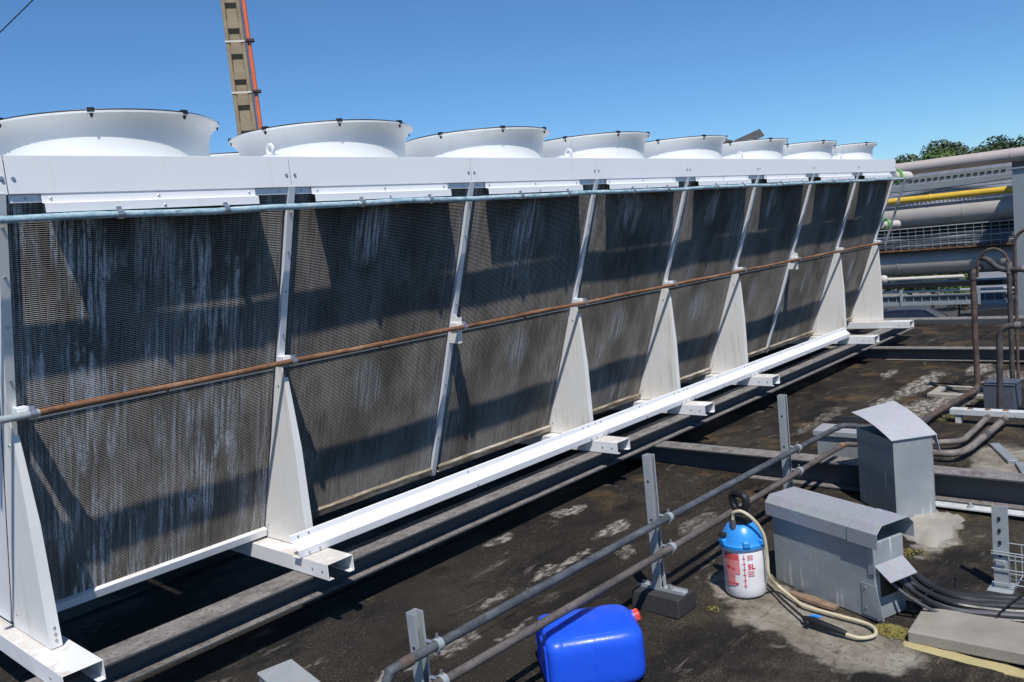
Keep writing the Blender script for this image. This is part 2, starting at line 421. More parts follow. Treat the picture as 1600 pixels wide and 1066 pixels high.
M['glass'] = plain('dark_glass', (0.015, 0.018, 0.022), 0.08, spec=0.8)
M['car_paint'] = plain('dark_blue_car_paint', (0.018, 0.024, 0.04), 0.22, var=0.05, spec=0.7)
M['tyre'] = plain('tyre_rubber', (0.018, 0.018, 0.018), 0.8)
M['rim'] = plain('wheel_alloy', (0.45, 0.45, 0.46), 0.35, 0.6)
M['bark'] = plain('bark', (0.06, 0.045, 0.03), 0.9, var=0.3, scale=4)
M['leaf_dark'] = mat_leaf('dark_foliage', (0.030, 0.052, 0.024), (0.075, 0.105, 0.042))
M['leaf_mid'] = mat_leaf('fresh_foliage', (0.045, 0.085, 0.022), (0.11, 0.17, 0.045))
M['moss'] = mat_leaf('yellow_moss', (0.09, 0.085, 0.02), (0.20, 0.17, 0.045))
M['rusty_white'] = mat_rust('white_beam_with_rust', (0.42, 0.44, 0.45), (0.52, 0.54, 0.55), (0.58, 0.59, 0.58), 5)
M['box_blue'] = plain('slate_blue_box', (0.075, 0.09, 0.115), 0.55)
M['paper'] = plain('dark_hatch_sheet', (0.028, 0.031, 0.035), 0.7)

# ------------------------------------------------------------------ mesh helpers
OFF = {}
def link(o, parent=None):
    COL.objects.link(o)
    if parent is not None: o.parent = parent
    return o
def tag(o, label=None, cat=None, group=None, kind=None):
    if label: o['label'] = label
    if cat: o['category'] = cat
    if group: o['group'] = group
    if kind: o['kind'] = kind
    return o
def thing(name, label, cat, loc=(0, 0, 0), group=None):
    o = bpy.data.objects.new(name, None)
    o.empty_display_size = 0.1
    link(o)
    o.location = loc
    OFF[o.as_pointer()] = Vector(loc)
    return tag(o, label, cat, group)
def offset(parent):
    return OFF.get(parent.as_pointer(), Vector((0, 0, 0))) if parent is not None else Vector((0, 0, 0))

class MB:
    """collects geometry in world metres; build() makes one mesh object of it"""
    def __init__(s): s.v = []; s.f = []
    def add(s, vs_, fs_):
        b = len(s.v)
        s.v += [Vector(q) for q in vs_]
        s.f += [tuple(b + i for i in f) for f in fs_]
        return s
    def box(s, a, b, mtx=None):
        (x0, y0, z0), (x1, y1, z1) = a, b
        vs_ = [Vector(q) for q in ((x0, y0, z0), (x1, y0, z0), (x1, y1, z0), (x0, y1, z0), (x0, y0, z1), (x1, y0, z1), (x1, y1, z1), (x0, y1, z1))]
        if mtx is not None: vs_ = [mtx @ q for q in vs_]
        return s.add(vs_, [(0, 3, 2, 1), (4, 5, 6, 7), (0, 1, 5, 4), (1, 2, 6, 5), (2, 3, 7, 6), (3, 0, 4, 7)])
    def prism(s, poly, d, caps=True):
        """closed polygon (3d points) swept by vector d"""
        n = len(poly); d = Vector(d)
        vs_ = [Vector(q) for q in poly] + [Vector(q) + d for q in poly]
        fs_ = [(i, (i + 1) % n, n + (i + 1) % n, n + i) for i in range(n)]
        if caps: fs_ += [tuple(range(n - 1, -1, -1)), tuple(range(n, 2 * n))]
        return s.add(vs_, fs_)
    def sheet(s, path, d, t):
        """open profile path (3d points, all in the plane square to d) given thickness t and swept by d"""
        d = Vector(d); pts = [Vector(q) for q in path]; dn = d.normalized()
        off = []
        for i, q in enumerate(pts):
            e = []
            if i > 0: e.append((q - pts[i - 1]).normalized())
            if i < len(pts) - 1: e.append((pts[i + 1] - q).normalized())
            nn = [x.cross(dn) for x in e]
            if len(nn) == 2:
                b = (nn[0] + nn[1]).normalized(); b = b / max(0.3, b.dot(nn[0]))
            else: b = nn[0]
            off.append(q + b * t)
        return s.prism(pts + off[::-1], d)
    def tube(s, path, r, seg=12, caps=True, closed=False):
        pts = [Vector(q) for q in path]; n = len(pts)
        rs = r if isinstance(r, (list, tuple)) else [r] * n
        tang = []
        for i in range(n):
            a = pts[i - 1] if (i > 0 or closed) else pts[i]
            b = pts[(i + 1) % n] if (i < n - 1 or closed) else pts[i]
            tang.append((b - a).normalized())
        ref = Vector((0, 0, 1)) if abs(tang[0].z) < 0.9 else Vector((1, 0, 0))
        u = tang[0].cross(ref).normalized()
        vs_ = []
        for i in range(n):
            if i: 
                q = tang[i - 1].rotation_difference(tang[i]); u = q @ u
            u = (u - tang[i] * u.dot(tang[i])).normalized(); w = tang[i].cross(u)
            for k in range(seg):
                a = 2 * math.pi * k / seg
                vs_.append(pts[i] + (u * math.cos(a) + w * math.sin(a)) * rs[i])
        fs_ = []
        for i in range(n if closed else n - 1):
            j = (i + 1) % n
            for k in range(seg):
                fs_.append((i * seg + k, i * seg + (k + 1) % seg, j * seg + (k + 1) % seg, j * seg + k))
        if caps and not closed: fs_ += [tuple(range(seg - 1, -1, -1)), tuple((n - 1) * seg + k for k in range(seg))]
        return s.add(vs_, fs_)
    def lathe(s, prof, c=(0, 0, 0), seg=40, axis=None, closed=True):
        """profile of (r, h) about an axis through c; closed: profile is a closed loop"""
        c = Vector(c); ax = Vector(axis).normalized() if axis else Vector((0, 0, 1))
        q = Vector((0, 0, 1)).rotation_difference(ax)
        n = len(prof); vs_ = []
        for k in range(seg):
            a = 2 * math.pi * k / seg
            for (r, h) in prof: vs_.append(c + q @ Vector((r * math.cos(a), r * math.sin(a), h)))
        fs_ = []
        for k in range(seg):
            k2 = (k + 1) % seg
            for i in range(n if closed else n - 1):
                j = (i + 1) % n
                fs_.append((k * n + i, k2 * n + i, k2 * n + j, k * n + j))
        return s.add(vs_, fs_)
    def mesh(s, name, mat, smooth=35, off=Vector((0, 0, 0)), recalc=True):
        me = bpy.data.meshes.new(name)
        me.from_pydata([tuple(q - off) for q in s.v], [], s.f)
        if recalc:
            bm = bmesh.new(); bm.from_mesh(me)
            bmesh.ops.remove_doubles(bm, verts=bm.verts, dist=1e-6)
            bmesh.ops.recalc_face_normals(bm, faces=bm.faces)
            bm.to_mesh(me); bm.free()
        me.materials.append(M[mat] if isinstance(mat, str) else mat)
        if smooth:
            me.shade_smooth(); me.set_sharp_from_angle(angle=math.radians(smooth))
        me.update()
        return me
    def build(s, name, mat, parent=None, smooth=35, bevel=0.0, seg=2, recalc=True):
        off = offset(parent)
        o = bpy.data.objects.new(name, s.mesh(name, mat, smooth, off, recalc))
        link(o, parent)
        OFF[o.as_pointer()] = off
        if bevel:
            md = o.modifiers.new('bevel', 'BEVEL'); md.width = bevel; md.segments = seg; md.limit_method = 'ANGLE'
            md.angle_limit = math.radians(40); md.harden_normals = False
        return o
def inst(name, mesh, parent, loc, rot=(0, 0, 0), scale=(1, 1, 1)):
    o = bpy.data.objects.new(name, mesh)
    link(o, parent)
    o.location = Vector(loc) - offset(parent)
    o.rotation_euler = rot if not isinstance(rot, Quaternion) else rot.to_euler()
    o.scale = scale
    OFF[o.as_pointer()] = offset(parent)
    return o
def smooth_path(pts, n=8):
    """Catmull-Rom through the points"""
    p = [Vector(q) for q in pts]; out = []
    for i in range(len(p) - 1):
        a = p[i - 1] if i else p[i] * 2 - p[i + 1]
        d = p[i + 2] if i + 2 < len(p) else p[i + 1] * 2 - p[i]
        b, c = p[i], p[i + 1]
        for k in range(n):
            t = k / n
            out.append(0.5 * ((2 * b) + (c - a) * t + (2 * a - 5 * b + 4 * c - d) * t * t + (3 * b - a - 3 * c + d) * t ** 3))
    return out + [p[-1]]
def elbow_path(pts, r=0.05, n=6):
    """straight runs with rounded corners"""
    p = [Vector(q) for q in pts]; out = [p[0]]
    for i in range(1, len(p) - 1):
        a = (p[i - 1] - p[i]); b = (p[i + 1] - p[i])
        ra = min(r, a.length * 0.45, b.length * 0.45)
        s_, e_ = p[i] + a.normalized() * ra, p[i] + b.normalized() * ra
        for k in range(n + 1):
            t = k / n
            out.append((1 - t) ** 2 * s_ + 2 * t * (1 - t) * p[i] + t * t * e_)
    return out + [p[-1]]
def rz(x, y): return 0.036 + 0.028 * y + 0.0045 * (x - 4)

# ------------------------------------------------------------------ the setting
g = MB().box((-1500, -1500, -5.0), (1500, 1500, -4.5)).build('ground', 'asphalt', smooth=0)
tag(g, kind='structure')
# roof deck under the felt
rf = MB()
X0, X1, Y0, Y1 = -7.0, 11.25, -9.0, 7.0
def rp(x, y, d=0): return (x, y, rz(x, y) + d)
rf.add([rp(X0, Y0, -.03), rp(X1, Y0, -.03), rp(X1, Y1, -.03), rp(X0, Y1, -.03), rp(X0, Y0, -4.6), rp(X1, Y0, -4.6), rp(X1, Y1, -4.6), rp(X0, Y1, -4.6)],
       [(0, 1, 2, 3), (0, 4, 5, 1), (1, 5, 6, 2), (2, 6, 7, 3), (3, 7, 4, 0)])
roof = rf.build('roof', 'roof', smooth=0)
tag(roof, kind='structure')
# felt sheets, each lapping a little over the next
edges = [-9.0, -7.2, -6.2, -5.2, -4.2, -3.35, -2.45, -1.5, -0.55, 0.42, 1.4, 2.4, 3.4, 4.4, 5.4, 7.0]
for a, b in zip(edges[:-1], edges[1:]):
    lap = 0.06
    mb = MB(); n = 30; top = []
    for i in range(n + 1):
        x = X0 + (X1 - X0) * i / n
        w0 = 0.012 * math.sin(x * 1.7 + a * 3) + 0.006 * math.sin(x * 5.1 + a)
        w1 = 0.012 * math.sin(x * 1.7 + b * 3) + 0.006 * math.sin(x * 5.1 + b)
        top += [rp(x, a + w0 - lap, 0.0045), rp(x, b + w1, 0.0), rp(x, a + w0 - lap, -.028), rp(x, b + w1, -.028)]
    fs_ = []
    for i in range(n):
        k = i * 4
        fs_ += [(k, k + 4, k + 5, k + 1), (k + 2, k + 6, k + 4, k)]
    fs_ += [(0, 1, 3, 2), (n * 4, n * 4 + 2, n * 4 + 3, n * 4 + 1)]
    mb.add(top, fs_).build('felt_sheet', 'roof', roof, smooth=0)
# roof edge upstand
up_ = MB().box((11.02, Y0, rz(11, -4) - .12), (11.25, Y1, 0.135)).build('roof_kerb', 'beam', roof, bevel=0.01)

# ------------------------------------------------------------------ the cooler
PITCH = 1.15
NB = 8
ZT, ZF = 2.208, 2.079            # fascia top and bottom
TAN = 0.351; CT = 1 / math.sqrt(1 + TAN * TAN); ST = TAN * CT
def cy(z): return 0.290 + TAN * (1.283 - z)
def cp(x, z, off=0.0): return Vector((x, cy(z) - off * CT, z - off * ST))
cooler = thing('dry_cooler', 'long white V-shaped dry cooler with a row of fans and slanted fin coils', 'dry cooler')

scr = MB().lathe([(0.0, 0), (0.0055, 0), (0.0055, 0.0025), (0.003, 0.0045), (0, 0.0045)], seg=10, closed=False).mesh('screw', 'screw')
wash = MB().lathe([(0.0, 0), (0.009, 0), (0.009, 0.002), (0.006, 0.003), (0.006, 0.007), (0, 0.007)], seg=10, closed=False).mesh('bolt', 'screw')
FRONT = (math.radians(90), 0, 0)          # screw head looking to -Y
SIDE = (0, math.radians(-90), 0)          # looking to -X

for i in range(NB):
    x0, x1 = i * PITCH, (i + 1) * PITCH
    # folded fascia panel
    mb = MB()
    prof = [(0.0, 0.06, ZT), (0.0, 0.0, ZT), (0.0, 0.0, ZF), (0.0, 0.014, ZF), (0.0, 0.014, ZF - 0.030), (0.0, 0.05, ZF - 0.030)]
    mb.sheet([(x0 + 0.0012, y, z) for (_, y, z) in prof], (PITCH - 0.0024, 0, 0), 0.0025)
    fp = mb.build('fascia_panel', 'white', cooler, smooth=0, bevel=0.0012)
    for dx in (0.022, PITCH - 0.022):
        inst('screw', wash, fp, (x0 + dx, -0.0, ZT - 0.078), FRONT)
    inst('screw', scr, fp, (x0 + 0.055, 0.014, ZF - 0.018), FRONT)
    inst('screw', scr, fp, (x0 + PITCH - 0.055, 0.014, ZF - 0.018), FRONT)
    # Z-shaped deflector below it
    zx0, zx1 = x0 + 0.105, x0 + 0.965
    prof = [(0.0035, ZF - 0.002), (0.0035, ZF - 0.036), (-0.019, ZF - 0.040), (-0.019, ZF - 0.072)]
    dp = MB().sheet([(zx0, y, z) for (y, z) in prof], (zx1 - zx0, 0, 0), 0.0022).build('deflector_plate', 'white', cooler, smooth=0, bevel=0.001)
    for q in (0.03, 0.43, 0.83):
        inst('screw', scr, dp, (zx0 + q, 0.0013, ZF - 0.020), FRONT)
    inst('screw', scr, dp, (zx0 + 0.44, -0.0212, ZF - 0.060), FRONT)
    # finned coil in two blocks, horizontal tube ridges as real relief
    for (za, zb, rec) in ((1.262, 2.10, 0.0), (0.425, 1.248, -0.001)):
        nr = int((zb - za) / CT / 0.0078)
        pl = []
        for k in range(nr):
            z_ = za + (zb - za) * k / nr; dz = (zb - za) / nr
            pl += [cp(0, z_, rec), cp(0, z_ + dz * 0.66, rec + 0.0002), cp(0, z_ + dz * 0.80, rec + 0.0015)]
        pl += [cp(0, zb, rec)]
        back = [cp(0, zb, rec - 0.10), cp(0, za, rec - 0.10)]
        xa = x0 + (0.03 if i else -0.012)
        poly = [(xa, q.y, q.z) for q in pl + back]
        MB().prism(poly, (x1 - 0.03 - xa, 0, 0), caps=False).build('coil_block', 'coil', cooler, smooth=0, recalc=False)
    # seam strip between the two blocks
    MB().prism([(x0 + 0.03, *cp(0, 1.248, 0.0022).yz), (x0 + 0.03, *cp(0, 1.254, 0.0022).yz), (x0 + 0.03, *cp(0, 1.254, -0.03).yz), (x0 + 0.03, *cp(0, 1.248, -0.03).yz)], (PITCH - 0.06, 0, 0)).build('seam_strip', 'galv_dark', cooler, smooth=0)
    # bottom channel with a lip
    a0 = cp(0, 0.425, -0.02); a1 = cp(0, 0.425, 0.022); a2 = cp(0, 0.392, 0.022); a3 = cp(0, 0.392, -0.06)
    MB().sheet([(x0 + 0.028, q.y, q.z) for q in (a0, a1, a2, a3)], (PITCH - 0.056, 0, 0), 0.0025).build('bottom_channel', 'white' if i == 0 else 'white_dirty', cooler, smooth=0, bevel=0.001)
    b0 = [cp(0, 0.388, -0.02), cp(0, 0.388, -0.14), cp(0, 0.372, -0.14), cp(0, 0.372, -0.02)]
    MB().prism([(x0 + 0.028, q.y, q.z) for q in b0], (PITCH - 0.056, 0, 0)).build('bottom_plate', 'galv_dark', cooler, smooth=0)

# deck, rear side, end panel
DW = 2.06
MB().box((0.0, 0.055, ZT - 0.006), (NB * PITCH, DW, ZT - 0.003)).build('top_deck', 'white', cooler, smooth=0)
MB().box((0.0, DW, ZF - 0.04), (NB * PITCH, DW + 0.004, ZT)).build('rear_fascia', 'white', cooler, smooth=0)
def mir(q): return Vector((q.x, DW - q.y, q.z))
rc = [mir(cp(0, z_, o_)) for (z_, o_) in ((0.425, 0), (2.10, 0), (2.10, -0.10), (0.425, -0.10))]
MB().prism([(0.03, q.y, q.z) for q in rc], (NB * PITCH - 0.06, 0, 0)).build('rear_coil', 'coil', cooler, smooth=0)
for ex, nm in ((-0.050, 'end_panel'), (NB * PITCH + 0.018, 'end_panel')):
    pts = [cp(ex, 0.37, -0.05), cp(ex, 2.07, -0.05)]
    MB().prism([pts[0], pts[1], mir(pts[1]), mir(pts[0])], (0.004, 0, 0)).build(nm, 'white', cooler, smooth=0)
MB().sheet([(-0.003, 0.0, ZT), (-0.003, 0.0, ZF - 0.012), (-0.003, DW, ZF - 0.012)], (0.001, 0, 0), 0.0) if False else None
ef = MB().box((-0.0285, -0.001, ZF - 0.004), (-0.0012, 0.05, ZT)).box((-0.0285, 0.05, ZF - 0.04), (-0.0245, DW, ZT)).build('end_fascia', 'white', cooler, smooth=0, bevel=0.001)
inst('screw', wash, ef, (-0.015, -0.001, ZT - 0.078), FRONT)

# uprights, gussets, feet
GUSS = (0, 1, 3, 4, 5, 7, 8)
for i in range(NB + 1):
    X = i * PITCH - (0.026 if i == 0 else 0.0)
    w = 0.017
    mb = MB()
    z0u, z1u = 0.372, 2.085
    # channel: front flange, two webs back to the coil
    f0, f1 = 0.045, 0.042
    a, b = cp(0, z0u, f0), cp(0, z1u, f0)
    dn = Vector((0, CT, ST))            # into the coil
    def slab(xa, xb, o0, o1):
        q = [cp(0, z0u, o0), cp(0, z1u, o0), cp(0, z1u, o1), cp(0, z0u, o1)]
        mb.prism([(xa, v.y, v.z) for v in q], (xb - xa, 0, 0))
    slab(X - w, X + w, 0.0148, 0.012)
    slab(X - w, X - w + 0.0025, 0.012, -0.05)
    slab(X + w - 0.0025, X + w, 0.012, -0.05)
    ur = mb.build('upright', 'white' if i else 'gusset', cooler, smooth=0, bevel=0.001)
    tilt_rot = (math.radians(90) + math.atan(TAN), 0, 0)
    for zz in (0.62, 0.95, 1.42, 1.62, 1.80, 1.97):
        inst('screw', scr, ur, cp(X, zz, 0.0148), tilt_rot)
    if i in GUSS:
        gx = X - w - 0.003
        e0, e1 = cp(0, 0.372, 0.0), cp(0, 1.29, 0.015)
        yf = 0.232
        poly = [(gx, e0.y + 0.03, 0.371), (gx, e1.y + 0.002, 1.262), (gx, e1.y - 0.030, 1.275), (gx, yf + 0.004, 1.21), (gx, yf - 0.004, 0.86), (gx, yf, 0.371)]
        mb = MB().prism(poly, (0.003, 0, 0))
        # folded front flange
        fl = [(gx + 0.003, yf + 0.004, 1.21), (gx + 0.003, yf - 0.004, 0.86), (gx + 0.003, yf, 0.371), (gx + 0.003, yf + 0.003, 0.371), (gx + 0.003, yf - 0.001, 0.86), (gx + 0.003, yf + 0.007, 1.21)]
        v = [Vector(q) for q in fl]
        wdt = [0.018, 0.036, 0.042, 0.042, 0.036, 0.018]
        vs_ = v + [q + Vector((w_, 0, 0)) for q, w_ in zip(v, wdt)]
        n6 = 6
        mb.add(vs_, [(k, (k + 1) % n6, n6 + (k + 1) % n6, n6 + k) for k in range(n6)] + [tuple(range(n6 - 1, -1, -1)), tuple(range(n6, 12))])
        gp = mb.build('gusset', 'gusset', cooler, smooth=0, bevel=0.0008)
        for zz in (0.40, 0.425, 0.45):
            inst('bolt', scr, gp, (gx + 0.024, yf - 0.001, zz), FRONT)
        inst('bolt', scr, gp, (gx, e0.y - 0.05, 0.44), SIDE)
        inst('bolt', scr, gp, (gx, e1.y + 0.02, 1.17), SIDE)
        # lipped channel foot
        fx0, fx1 = i * PITCH - 0.108, i * PITCH + 0.037
        yfr = -0.045 if i < 7 else -0.10
        mb = MB()
        prof = [(fx0 + 0.03, 0.291), (fx0, 0.291), (fx0, 0.367), (fx1, 0.367), (fx1, 0.291), (fx1 - 0.03, 0.291)]
        mb.sheet([(x, yfr, z) for (x, z) in prof], (0, DW + 0.05 - yfr, 0), -0.003)
        ft = mb.build('foot', 'white', cooler, smooth=0, bevel=0.0012)
        for q in (0.012, 0.05):
            inst('bolt', scr, ft, (fx0, yfr + 0.02 + q * 2, 0.33), SIDE)
    else:
        # small folded pipe bracket
        e = cp(0, 1.283, 0.015)
        mb = MB()
        k0, k1 = 1.20, 1.37
        pa = [cp(0, k0, 0.0155), cp(0, k1, 0.0155), Vector((0, e.y - 0.062, k1 - 0.03)), Vector((0, e.y - 0.045, k0 - 0.01))]
        mb.prism([(X - 0.016, q.y, q.z) for q in pa], (0.003, 0, 0))
        mb.prism([(X - 0.013, pa[2].y, pa[2].z), (X - 0.013, pa[3].y, pa[3].z), (X - 0.013, pa[3].y + 0.003, pa[3].z), (X - 0.013, pa[2].y + 0.003, pa[2].z)], (0.03, 0, 0))
        mb.build('pipe_bracket', 'gusset', cooler, smooth=0, bevel=0.0008)

# drip cover lying along the feet
spans = [(1.02, 3.40), (3.40, 4.56), (4.56, 5.72), (5.72, 7.93)]
for (xa, xb) in spans:
    prof = [(0.20, 0.372), (0.148, 0.3695), (0.143, 0.407), (0.193, 0.446), (0.196, 0.471), (0.206, 0.473)]
    dc = MB().sheet([(xa + 0.001, y, z) for (y, z) in prof], (xb - xa - 0.002, 0, 0), 0.0025).build('drip_cover', 'white', cooler, smooth=0, bevel=0.0015)
    for xs in (xa + 0.04, xa + 0.10, (xa + xb) / 2, xb - 0.10, xb - 0.04):
        inst('screw', scr, dc, (xs, 0.1935, 0.459), FRONT)
        inst('screw', scr, dc, (xs + 0.02, 0.144, 0.383), FRONT)

# fans
RN_, RR = 0.425, 0.478
prof = [(RN_, 0.0), (RN_, 0.085), (RN_ + 0.004, 0.115), (RN_ + 0.014, 0.142), (RN_ + 0.030, 0.163), (RR - 0.008, 0.174), (RR, 0.178), (RR, 0.186), (RR - 0.010, 0.182),
        (RN_ + 0.026, 0.171), (RN_ + 0.010, 0.148), (RN_, 0.118), (RN_ - 0.004, 0.085), (RN_ - 0.004, 0.0)]
sh_me = MB().lathe(prof, seg=72).mesh('fan_shroud', 'shroud', 60)
ring = MB()
ring.tube([(0.462 * math.cos(a), 0.462 * math.sin(a), 0.191) for a in [2 * math.pi * k / 60 for k in range(60)]], 0.0035, 6, closed=True)
for rr in (0.39, 0.31, 0.23, 0.15):
    ring.tube([(rr * math.cos(a), rr * math.sin(a), 0.191 + 0.02 * (1 - rr / 0.462)) for a in [2 * math.pi * k / 40 for k in range(40)]], 0.002, 4, closed=True)
ring_me = ring.mesh('fan_guard', 'dark_metal')
sp = MB()
for k in range(8):
    a = 2 * math.pi * k / 8 + 0.2
    sp.tube([(0.08 * math.cos(a), 0.08 * math.sin(a), 0.205), (0.462 * math.cos(a), 0.462 * math.sin(a), 0.188)], 0.003, 6)
sp_me = sp.mesh('guard_spoke', 'dark_metal')
clip_me = MB().box((-0.007, -0.013, -0.004), (0.014, 0.013, 0.011)).add([(-0.002, -0.009, -0.004), (0.010, -0.009, -0.004), (0.010, 0.009, -0.004), (-0.002, 0.009, -0.004), (0.002, -0.003, -0.026), (0.006, -0.003, -0.026), (0.006, 0.003, -0.026), (0.002, 0.003, -0.026)],
    [(0, 1, 5, 4), (1, 2, 6, 5), (2, 3, 7, 6), (3, 0, 4, 7), (4, 5, 6, 7)]).mesh('guard_clip', 'black', 0)
mot_me = MB().lathe([(0, -0.02), (0.085, -0.02), (0.085, 0.12), (0.07, 0.14), (0, 0.14)], seg=24, closed=False).mesh('motor', 'black')
bl = MB()
for k in range(5):
    a = 2 * math.pi * k / 5
    c_, s_ = math.cos(a), math.sin(a)
    def rt(x, y, z): return (x * c_ - y * s_, x * s_ + y * c_, z)
    bl.add([rt(0.08, -0.04, 0.02), rt(0.08, 0.04, 0.07), rt(0.40, 0.10, 0.065), rt(0.40, -0.08, 0.02), rt(0.08, -0.04, 0.014), rt(0.08, 0.04, 0.064), rt(0.40, 0.10, 0.059), rt(0.40, -0.08, 0.014)],
           [(0, 3, 2, 1), (4, 5, 6, 7), (0, 1, 5, 4), (1, 2, 6, 5), (2, 3, 7, 6), (3, 0, 4, 7)])
bl_me = bl.mesh('fan_blade', 'galv_dark', 0)
for row in (0, 1):
    for i in range(NB):
        c = Vector(((i + 0.5) * PITCH, 0.50 + row * 1.06, ZT - 0.003))
        s_ = inst('fan_shroud', sh_me, cooler, c)
        inst('fan_guard', ring_me, s_, (0, 0, 0))
        inst('guard_spoke', sp_me, s_, (0, 0, 0))
        inst('motor', mot_me, s_, (0, 0, 0))
        inst('fan_blade', bl_me, s_, (0, 0, 0))
        ph = 0.31 + 0.02 * i
        for k in range(8 if row == 0 else 0):
            a = 2 * math.pi * k / 8 + ph
            inst('guard_clip', clip_me, s_, (0.466 * math.cos(a), 0.466 * math.sin(a), 0.187), (0, 0, a))
# lifting eyes
for ex in (1.088, 3.22, 5.50, 7.62):
    mb = MB()
    mb.tube([(ex, 0.032 + 0.022 * math.cos(a), 2.244 + 0.022 * math.sin(a)) for a in [2 * math.pi * k / 20 for k in range(20)]], 0.0075, 8, closed=True)
    mb.box((ex - 0.022, 0.012, ZT + 0.0005), (ex + 0.022, 0.055, ZT + 0.016))
    mb.build('lifting_eye', 'white', cooler)
# header pipes and green flanges at the far end
EX = NB * PITCH
for (y, z, r) in ((0.02, 2.03, 0.085), (0.17, 1.49, 0.065)):
    hp = MB().tube([(EX + 0.1, y + 0.06, z), (EX + 0.42, y - 0.02, z - 0.02)], r * 0.72, 18).build('header_pipe', 'cap_white', cooler)
    MB().lathe([(0, 0), (r, 0), (r, 0.035), (0, 0.035)], (EX + 0.16, y + 0.045, z), 24, (1, -0.25, -0.05), closed=False).build('flange', 'green', hp)
    for k in range(6):
        a = k * math.pi / 3
        inst('bolt', wash, hp, (EX + 0.155, y + 0.045 + r * .8 * math.cos(a), z + r * .8 * math.sin(a)), SIDE)
lad = MB()
lad.tube([(EX + 0.16, -0.05, 2.0), (EX + 0.18, 0.22, 1.25)], 0.014, 8).tube([(EX + 0.10, 0.02, 1.72), (EX + 0.17, 0.05, 1.72)], 0.010, 8)
lad.build('vent_pipe', 'galv_dark', cooler)
MB().lathe([(0.0, -0.05), (0.032, -0.042), (0.046, -0.02), (0.05, 0.0), (0.046, 0.02), (0.032, 0.042), (0, 0.05)], (EX + 0.3, 0.30, 0.83), 18, closed=False).build('drain_cap', 'cap_white', cooler)

# ------------------------------------------------------------------ spray pipes on the cooler
def clamp(parent, c, r, n_, t=0.011):
    """split clamp round a pipe at c, pipe direction n_"""
    mb = MB().lathe([(r + 0.0005, -t), (r + 0.0055, -t), (r + 0.0055, t), (r + 0.0005, t)], c, 18, n_)
    mb.box((-0.009, r, -t), (0.009, r + 0.014, t), Matrix.Translation(Vector(c)) @ Quaternion((1, 0, 0), math.radians(70)).to_matrix().to_4x4())
    return mb.build('pipe_clamp', 'screw', parent)
bp = thing('spray_pipe', 'thin pale blue spray pipe hung under the white fascia of the cooler', 'pipe', (0, -0.046, 1.992))
BY, BZ = -0.027, 1.990
MB().tube([(-0.5 + 0.25 * k, BY + 0.001 * math.sin(k), BZ + 0.0025 * math.sin(k * 0.9) - 0.002 * (k % 3)) for k in range(41)], 0.0135, 14).build('pipe', 'blue_pipe', bp)
for i in range(NB):
    for q in (0.36, 0.80):
        x = i * PITCH + q
        c_ = clamp(bp, (x, BY, BZ), 0.0135, (1, 0, 0))
        MB().tube([(x - 0.004, BY + 0.012, BZ + 0.012), (x - 0.006, BY + 0.017, BZ + 0.034)], 0.006, 8).build('hanger_bolt', 'screw', c_)
    MB().tube([(i * PITCH + 0.58, BY, BZ - 0.012), (i * PITCH + 0.58, BY + 0.018, BZ - 0.030)], [0.007, 0.004], 8).build('nozzle', 'rust', bp)
rp_ = thing('spray_pipe', 'rusty brown spray pipe running along the middle of the cooler coils', 'pipe', (0, 0.203, 1.283))
RY, RZ_ = 0.203, 1.283
MB().tube([(0.03 + 0.19 * k, RY, RZ_ + 0.002 * math.sin(k * 1.3)) for k in range(49)], 0.0125, 14).build('pipe', 'rust', rp_)
MB().tube([(-0.45, RY, RZ_), (0.045, RY, RZ_)], 0.0150, 14).build('pipe_sleeve', 'galv', rp_)
for i in range(NB + 1):
    X = i * PITCH
    c_ = clamp(rp_, (X + 0.022, RY, RZ_), 0.0125, (1, 0, 0), 0.013)
    MB().box((X - 0.024, RY + 0.012, RZ_ - 0.015), (X + 0.018, RY + 0.070, RZ_ + 0.030)).build('clamp_plate', 'white', c_, bevel=0.002)
    if i < NB:
        MB().tube([(X + 0.55, RY, RZ_ - 0.011), (X + 0.55, RY + 0.010, RZ_ - 0.030)], [0.007, 0.0045], 8).build('nozzle', 'rust', rp_)

# ------------------------------------------------------------------ steel beams under it
def ibeam(name, a, b, zbot, h, w, label, tf=0.011, tw=0.008):
    a, b = Vector(a), Vector(b)
    o = thing(name, label, 'steel beam', ((a.x + b.x) / 2, (a.y + b.y) / 2, zbot))
    d = (b - a); side = Vector((-d.y, d.x, 0)).normalized()
    def bar(n, off, hw, z0, z1):
        c = a + side * off
        q = [c - side * hw + Vector((0, 0, z0)), c + side * hw + Vector((0, 0, z0)), c + side * hw + Vector((0, 0, z1)), c - side * hw + Vector((0, 0, z1))]
        MB().prism(q, d).build(n, 'beam', o, smooth=0, bevel=0.0015)
    bar('top_flange', 0, w / 2, zbot + h - tf, zbot + h)
    bar('web', 0, tw / 2, zbot + tf, zbot + h - tf)
    bar('bottom_flange', 0, w / 2, zbot, zbot + tf)
    return o
ibeam('steel_beam', (-2.5, 0.166, 0), (9.9, 0.166, 0), 0.1785, 0.108, 0.160, 'long dark steel beam lying in front under the white cooler feet')
ibeam('steel_beam', (-2.5, 1.92, 0), (9.9, 1.92, 0), 0.1785, 0.108, 0.160, 'long dark steel beam at the back under the white cooler feet')
cb = []
for k, (x, lab) in enumerate(((4.05, 'cross beam on the roof behind the zinc boxes, running out to the right'), (8.42, 'far cross beam on the roof beyond the vertical pipework'), (-1.2, 'cross beam under the near left end of the cooler'))):
    z0 = 0.012 if x < 6 else 0.045
    o = ibeam('cross_beam', (x, 2.2, 0), (x, -3.6 if x > 0 else 0.35, 0), z0, 0.178 - z0, 0.15, lab)
    cb.append(o)
